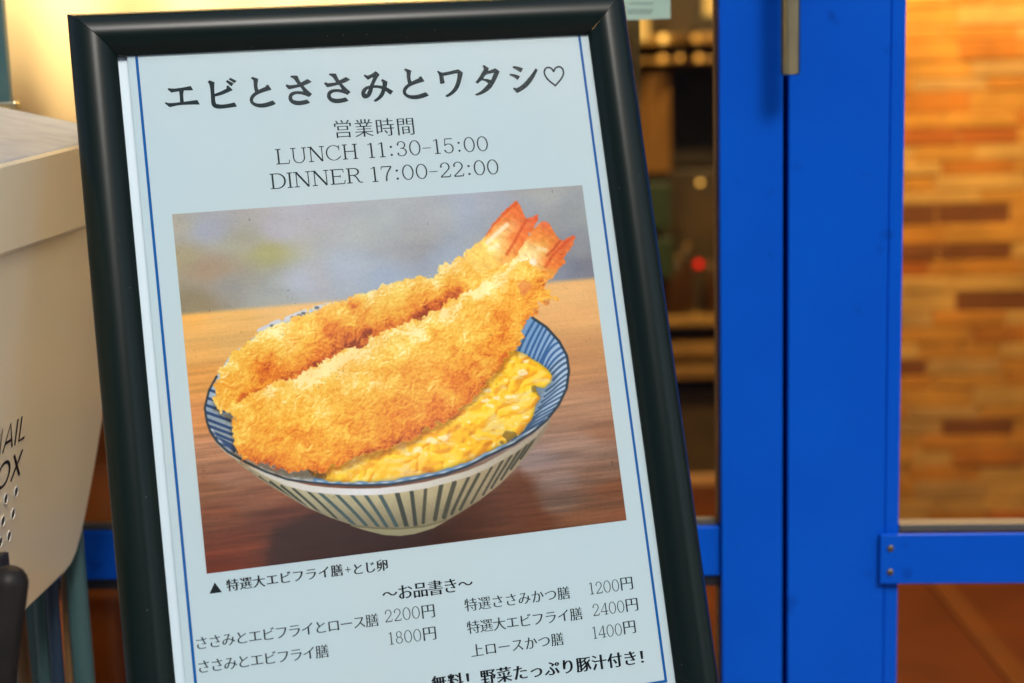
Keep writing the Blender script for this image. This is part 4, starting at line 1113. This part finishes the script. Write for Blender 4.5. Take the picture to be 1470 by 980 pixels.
tail([(744, 366), (747, 358), (754, 346), (764, 332), (770, 324), (776, 318), (785, 316), (790, 322), (796, 332), (802, 343), (808, 345), (816, 340), (825, 335.5), (827, 341), (823, 351), (818, 359), (811, 370), (812, 377), (803, 384), (797, 394), (794, 400), (785, 404), (768, 412), (735, 404), (728, 380)],
     [(783, 320, (220, 90, 66)), (790, 330, (228, 100, 44)), (776, 330, (232, 120, 48)), (764, 340, (230, 120, 50)), (782, 345, (236, 150, 60)), (796, 345, (232, 130, 50)), (757, 356, (246, 210, 140)), (768, 362, (250, 226, 170)), (780, 360, (240, 176, 90)), (752, 366, (250, 222, 170)), (763, 376, (255, 240, 214)), (745, 380, (252, 232, 180)),
      (800, 352, (226, 96, 40)), (812, 348, (228, 92, 42)), (822, 340, (226, 96, 50)), (806, 365, (226, 92, 38)), (796, 378, (230, 108, 44)), (785, 375, (226, 104, 50)), (788, 392, (234, 150, 60)), (776, 385, (236, 166, 80)), (770, 398, (236, 166, 70)), (740, 395, (244, 196, 100))],
     [([(824, 338), (808, 352), (794, 366), (784, 382)], 2.4, (210, 70, 30), .5), ([(752, 378), (765, 376)], 5, (255, 250, 236), .7), ([(774, 356), (784, 358)], 3, (252, 236, 190), .6), ([(748, 362), (752, 352), (762, 342)], 1.5, (252, 214, 130), .5), ([(804, 346), (796, 356), (786, 366)], 1.6, (176, 50, 22), .5)])
tv = mac(mac_pts_front) + lit * .19 + fine * .8 + (b2 - .55) * .10 + patch * .6 + .10
edge = ss(dfp, 0, 10); low = ss(V - np.interp(U, [p[0] for p in crease], [p[1] for p in crease]), 40, 110)
tv -= (1 - edge) * .16 * low
tv += .14 * np.exp(-((dline(U, V, [(p[0], p[1] + 11) for p in crease])) / 9) ** 2)
cf_ = ramp(np.clip(tv, 0, 1), BR)
cf_ *= (1 + (noise2(U, V, 26, 64, 2) - .5)[..., None] * np.array((.02, .16, .30)))
for (a, b, r, cc) in ((790, 433, 9, (190, 110, 90)), (755, 410, 12, (226, 120, 80)), (752, 420, 7, (214, 108, 70)), (770, 445, 6, (180, 90, 60))):
    al = (ss(r - np.hypot(U - a, (V - b) * 1.3) + rough * .5, -2, 5) * .5)[..., None]; cf_ = cf_ * (1 - al) + np.array(cc) * al
# shadow of the food on the egg and bowl
sh_ = ss(sdf(U + 0, V - 7, frontp) + rough * .6, -6, 3) * ss(-dfp, -1, 2) * .62 * ss(V, 470, 520)
img = img * (1 - sh_[..., None] * np.array((.42, .62, .80)))
img = over(img, dfp, cf_, 1.0)
spk = (noise2(U, V, 3.2, 71) > .965) & (noise2(U, V, 40, 72) > .62)
img = np.where(spk[..., None], img * .62, img)
img += (noise2(U, V, 1.7, 73) - .5)[..., None] * 9
img = np.clip(img * 1.0 + (noise2(U, V, 90, 74) - .5)[..., None] * 8, 4, 254)
img = img * .985 + 2
c = img / 255.0
lc = np.where(c <= .04045, c / 12.92, ((c + .055) / 1.055) ** 2.4)

wv = [None]
Bo = np.array(B(0, 0, HP + .0001)); Bx = np.array(B(1, 0, HP + .0001)) - Bo; By = np.array(B(0, 1, HP + .0001)) - Bo
base = np.array(wloc(ms))
co = (Bo[None, None] + GX[..., None] * Bx + GY[..., None] * By - base).reshape(-1, 3)
idx = np.arange(NU * NV).reshape(NV, NU)
quads = np.stack([idx[:-1, :-1], idx[1:, :-1], idx[1:, 1:], idx[:-1, 1:]], -1).reshape(-1, 4)
me = bpy.data.meshes.new('food_picture'); me.vertices.add(len(co)); me.vertices.foreach_set('co', co.ravel().astype(np.float32))
me.loops.add(quads.size); me.loops.foreach_set('vertex_index', quads.ravel().astype(np.int32))
me.polygons.add(len(quads)); me.polygons.foreach_set('loop_start', np.arange(0, quads.size, 4, dtype=np.int32)); me.update(calc_edges=True)
ca = me.color_attributes.new('print', 'FLOAT_COLOR', 'POINT')
ca.data.foreach_set('color', np.concatenate([lc.reshape(-1, 3), np.ones((NU * NV, 1))], 1).ravel().astype(np.float32))
fmz = bpy.data.materials.new('colour_print'); fmz.use_nodes = True; nt = fmz.node_tree
at_ = nt.nodes.new('ShaderNodeAttribute'); at_.attribute_name = 'print'; nt.links.new(at_.outputs['Color'], nt.nodes['Principled BSDF'].inputs['Base Color'])
nt.nodes['Principled BSDF'].inputs['Roughness'].default_value = .5; nt.nodes['Principled BSDF'].inputs['Specular IOR Level'].default_value = .12
me.materials.append(fmz)
fo = bpy.data.objects.new('food_picture', me); COL.objects.link(fo); fo.parent = poster

M['cover'] = glass_mat('clear_cover', (.985, .99, .99), 1.12, .10, .022)
bbox('cover_sheet', -.004, -.004, IW + .004, IH + .004, -.0004, .0002, M['cover'], ms)

# ------------------------------------------------------------------ mailbox at the left, its long face turned towards the stand
VP = (780.0, 120.0); ZF = 1.40


def mb(u, v, off=0.0):
    """Point of the mailbox face seen at (u, v): the face holds the far edge line and runs towards the street."""
    # far edge line from (174,190) to (112,800); find its crossing with the line VP -> (u,v)
    x0, y0, x1, y1 = 174.0, 190.0, 112.0, 800.0
    du, dv_ = u - VP[0], v - VP[1]; ex, ey = x1 - x0, y1 - y0
    den = du * ey - dv_ * ex; t = ((x0 - VP[0]) * ey - (y0 - VP[1]) * ex) / den
    xf = VP[0] + du * t
    z = ZF * (VP[0] - xf) / (VP[0] - u)
    return atD(u, v, z)


fn_ = ((mb(60, 300) - mb(160, 300)).cross(mb(160, 500) - mb(160, 300))).normalized()
if fn_.x < 0: fn_ = -fn_
lft = Vector((-1, 0, 0))
mbx = empty('mailbox', (mb(60, 600).x - .14, mb(60, 600).y, 0), 'cream metal mailbox with sloping lid and round vent holes, left of the menu stand', 'mailbox')
lidslope = (atD(0, 153, ZF) - atD(174, 190, ZF)); lidslope = lidslope / lidslope.length * .30
NEARX = -120


def yline(u, va, vb):    # v at column u on the line through (0,va),(125,vb)
    return va + (vb - va) * u / 125.0


A_ = mb(174, 190) + fn_ * .004; Bn = mb(NEARX, 232 + .24 * 120) + fn_ * .004
C_ = mb(170, yline(170, 367, 325)) + fn_ * .004; Dn_ = mb(NEARX, yline(NEARX, 367, 325)) + fn_ * .004
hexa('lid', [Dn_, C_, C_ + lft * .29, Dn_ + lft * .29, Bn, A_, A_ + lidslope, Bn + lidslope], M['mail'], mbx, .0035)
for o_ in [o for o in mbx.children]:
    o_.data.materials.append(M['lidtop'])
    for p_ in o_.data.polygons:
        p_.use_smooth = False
        if p_.normal.z > .8: p_.material_index = 1  # upward faces get the darkened paint so they render less bright
# body: outline on the face, extruded away from the street side
outl = [(170, yline(170, 366, 324)), (148, 600), (140, 650), (131, 700), (123, 742), (116, 772), (110, 794), (103, 810), (94, 822), (38, 876), (-40, 952), (-120, 1030), (NEARX - 8, 900), (NEARX, 700), (NEARX, yline(NEARX, 366, 324))]
Pf = [mb(u, v) for u, v in outl]
Pb_ = [p + Vector((-.25, 0, 0)) for p in Pf]; nO = len(outl)
bo = obj('body', Pf + Pb_, [tuple(range(nO)), tuple(range(2 * nO - 1, nO - 1, -1))] + [(i, nO + i, nO + (i + 1) % nO, (i + 1) % nO) for i in range(nO)], M['mail'], mbx)
bm = bmesh.new(); bm.from_mesh(bo.data); bmesh.ops.recalc_face_normals(bm, faces=bm.faces); bm.to_mesh(bo.data); bm.free()
bevel(bo, .003, 2)
# vent holes: a raised lip and a dark recess
holes = [(22.3, 706), (7.6, 716), (18, 737.5), (3.4, 748), (12.2, 769.5), (0, 778), (7.8, 800)]
ex_ = (mb(30, 700) - mb(29, 700 + .8)).normalized(); ey_ = (mb(20, 690) - mb(20, 720)).normalized(); ex_ = (mb(25, 700) - mb(5, 700 + (700 - 120) * 20 / 760 * -1)).normalized()
d_along = (mb(25, 700) - mb(5, 700 + (700 - VP[1]) / (VP[0] - 25) * 20)).normalized()
ey_ = d_along.cross(fn_).normalized()
if ey_.z < 0: ey_ = -ey_
M['lip'] = mat('bare_metal_lip', (.75, .72, .64), .3, metal=.2)
for (u, v) in holes + [(22 - 30, 706 + 24), (-16, 745)]:
    c0 = mb(u, v); r0 = .0043
    V_ = []; Fq = []
    n = 20
    for (rr, hh) in ((r0 * 1.25, .0002), (r0 * 1.12, .0011), (r0 * .98, .0009), (r0 * .94, .0003)):
        for k in range(n):
            q = 2 * math.pi * k / n; V_.append(c0 + d_along * math.cos(q) * rr + ey_ * math.sin(q) * rr + fn_ * hh)
    for a in range(3):
        for k in range(n): Fq.append((a * n + k, a * n + (k + 1) % n, (a + 1) * n + (k + 1) % n, (a + 1) * n + k))
    hl_ = obj('vent_hole', V_, Fq, M['lip'], mbx, True)
    obj('recess', [c0 + d_along * math.cos(2 * math.pi * k / n) * r0 * .95 + ey_ * math.sin(2 * math.pi * k / n) * r0 * .95 + fn_ * .00025 for k in range(n)], [tuple(range(n))], M['maildark'], hl_)


# lettering on the face: coordinates along the face, columns follow the taper
def face_text(word, corner, xr, ht, wd):
    """corner = pixel of the right foot of the word."""
    adv = [sans(c_)[1] for c_ in word]; tot = sum(adv); c0 = mb(*corner)
    upv = (mb(corner[0] + ht * .13, corner[1] - ht) - c0)
    x = -tot; gs = []
    for c_, w in zip(word, adv):
        for l in [sans(c_)[0]]: gs.append([[(x + q[0], q[1]) for q in l2] for l2 in l])
        x += w
    nlip = fn_ * .0004
    return place('lettering', gs, M['ink'], mbx, lambda a, b: c0 + d_along * (a * wd) + upv * b + nlip)


face_text('MAIL', (35.5, 628.5), 0, 37, .0265)
face_text('BOX', (29.5, 680), 0, 37, .031)
# mailbox post reaching the ground
pc = mb(20, 850)
for k, dx in enumerate((-.05, -.21)):
    for dy in (0.02, -.2):
        p = Vector((pc.x + dx, pc.y + dy, 0)); tube('leg', [p, p + Vector((0, 0, .42))], .011, M['teal'], mbx, 16)

# teal tubes and navy tube of the rack behind the mailbox
rk = empty('tube_rack', (atD(110, 980, 1.44).x, atD(110, 980, 1.44).y, 0), 'teal tubular metal rack with a navy upright behind the mailbox', 'rack')


def leg_line(u0, v0, u1, v1, z, r, m):
    a, b = atD(u0, v0, z), atD(u1, v1, z); d = (b - a); t = (0.0 - a.z) / d.z
    tube('upright', [a - d * .15, a, a + d * t * .5, a + d * t], r, m, rk, 20)


leg_line(106, 790, 122, 985, 1.425, .0105, M['teal'])
leg_line(56, 840, 66, 985, 1.42, .0065, M['teal'])
leg_line(74, 840, 84, 985, 1.40, .0065, M['navy'])
leg_line(24, 860, 36, 985, 1.44, .007, M['bead'])
leg_line(92, 820, 100, 985, 1.46, .004, M['bead'])
tube('crossbar', [atD(10, 822, 1.445), atD(118, 800, 1.445)], .008, M['teal'], rk, 14)

# black rounded tube end at the lower left corner, in front of the mailbox
zt_ = 1.06
bk = empty('black_stand', (atD(-10, 980, zt_).x, atD(-10, 980, zt_).y, 0), 'black rounded metal tube of a stand in the lower left corner', 'stand')
pA = atD(13, 838, zt_); pB = atD(-6, 985, zt_); dd = (pB - pA); tt = (0 - pA.z) / dd.z
rad = 27 / F * zt_
pts = []
topd = (-dd).normalized()
for s_, rr in ((.95, .30), (.80, .62), (.55, .84), (.25, .97), (0, 1.0)):
    pts.append((pA + topd * rad * (s_) * 1.0, rad * rr))
tube('tube_post', [p for p, r in pts] + [pA + dd * .4, pA + dd * tt], [r for p, r in pts] + [rad, rad], M['blackmetal'], bk, 32)
a = atD(-20, 826, zt_ + .02); b = atD(7, 795, zt_ + .02)
box('clamp', (a.x, a.y - .004, a.z), (b.x, a.y + .012, b.z), M['gap'], bk, .002)

# teal post with a brass bracket above the mailbox, top left corner
zp = 1.43
tp = empty('teal_post', (atD(-10, 140, zp).x, atD(-10, 140, zp).y, 0), 'dark teal post at the top left edge, with a small brass bracket above the mailbox', 'post')
a = atD(-60, 300, zp); b = atD(8, 0, zp)
box('post', (a.x, b.y - .006, .0), (b.x - .002, b.y + .006, 1.9), M['teal'], tp, .002)
a = atD(-30, 158, zp); b = atD(34, 146, zp)
box('bracket', (a.x, b.y - .02, a.z), (b.x, b.y - .0065, b.z), M['steel'], tp, .0015)
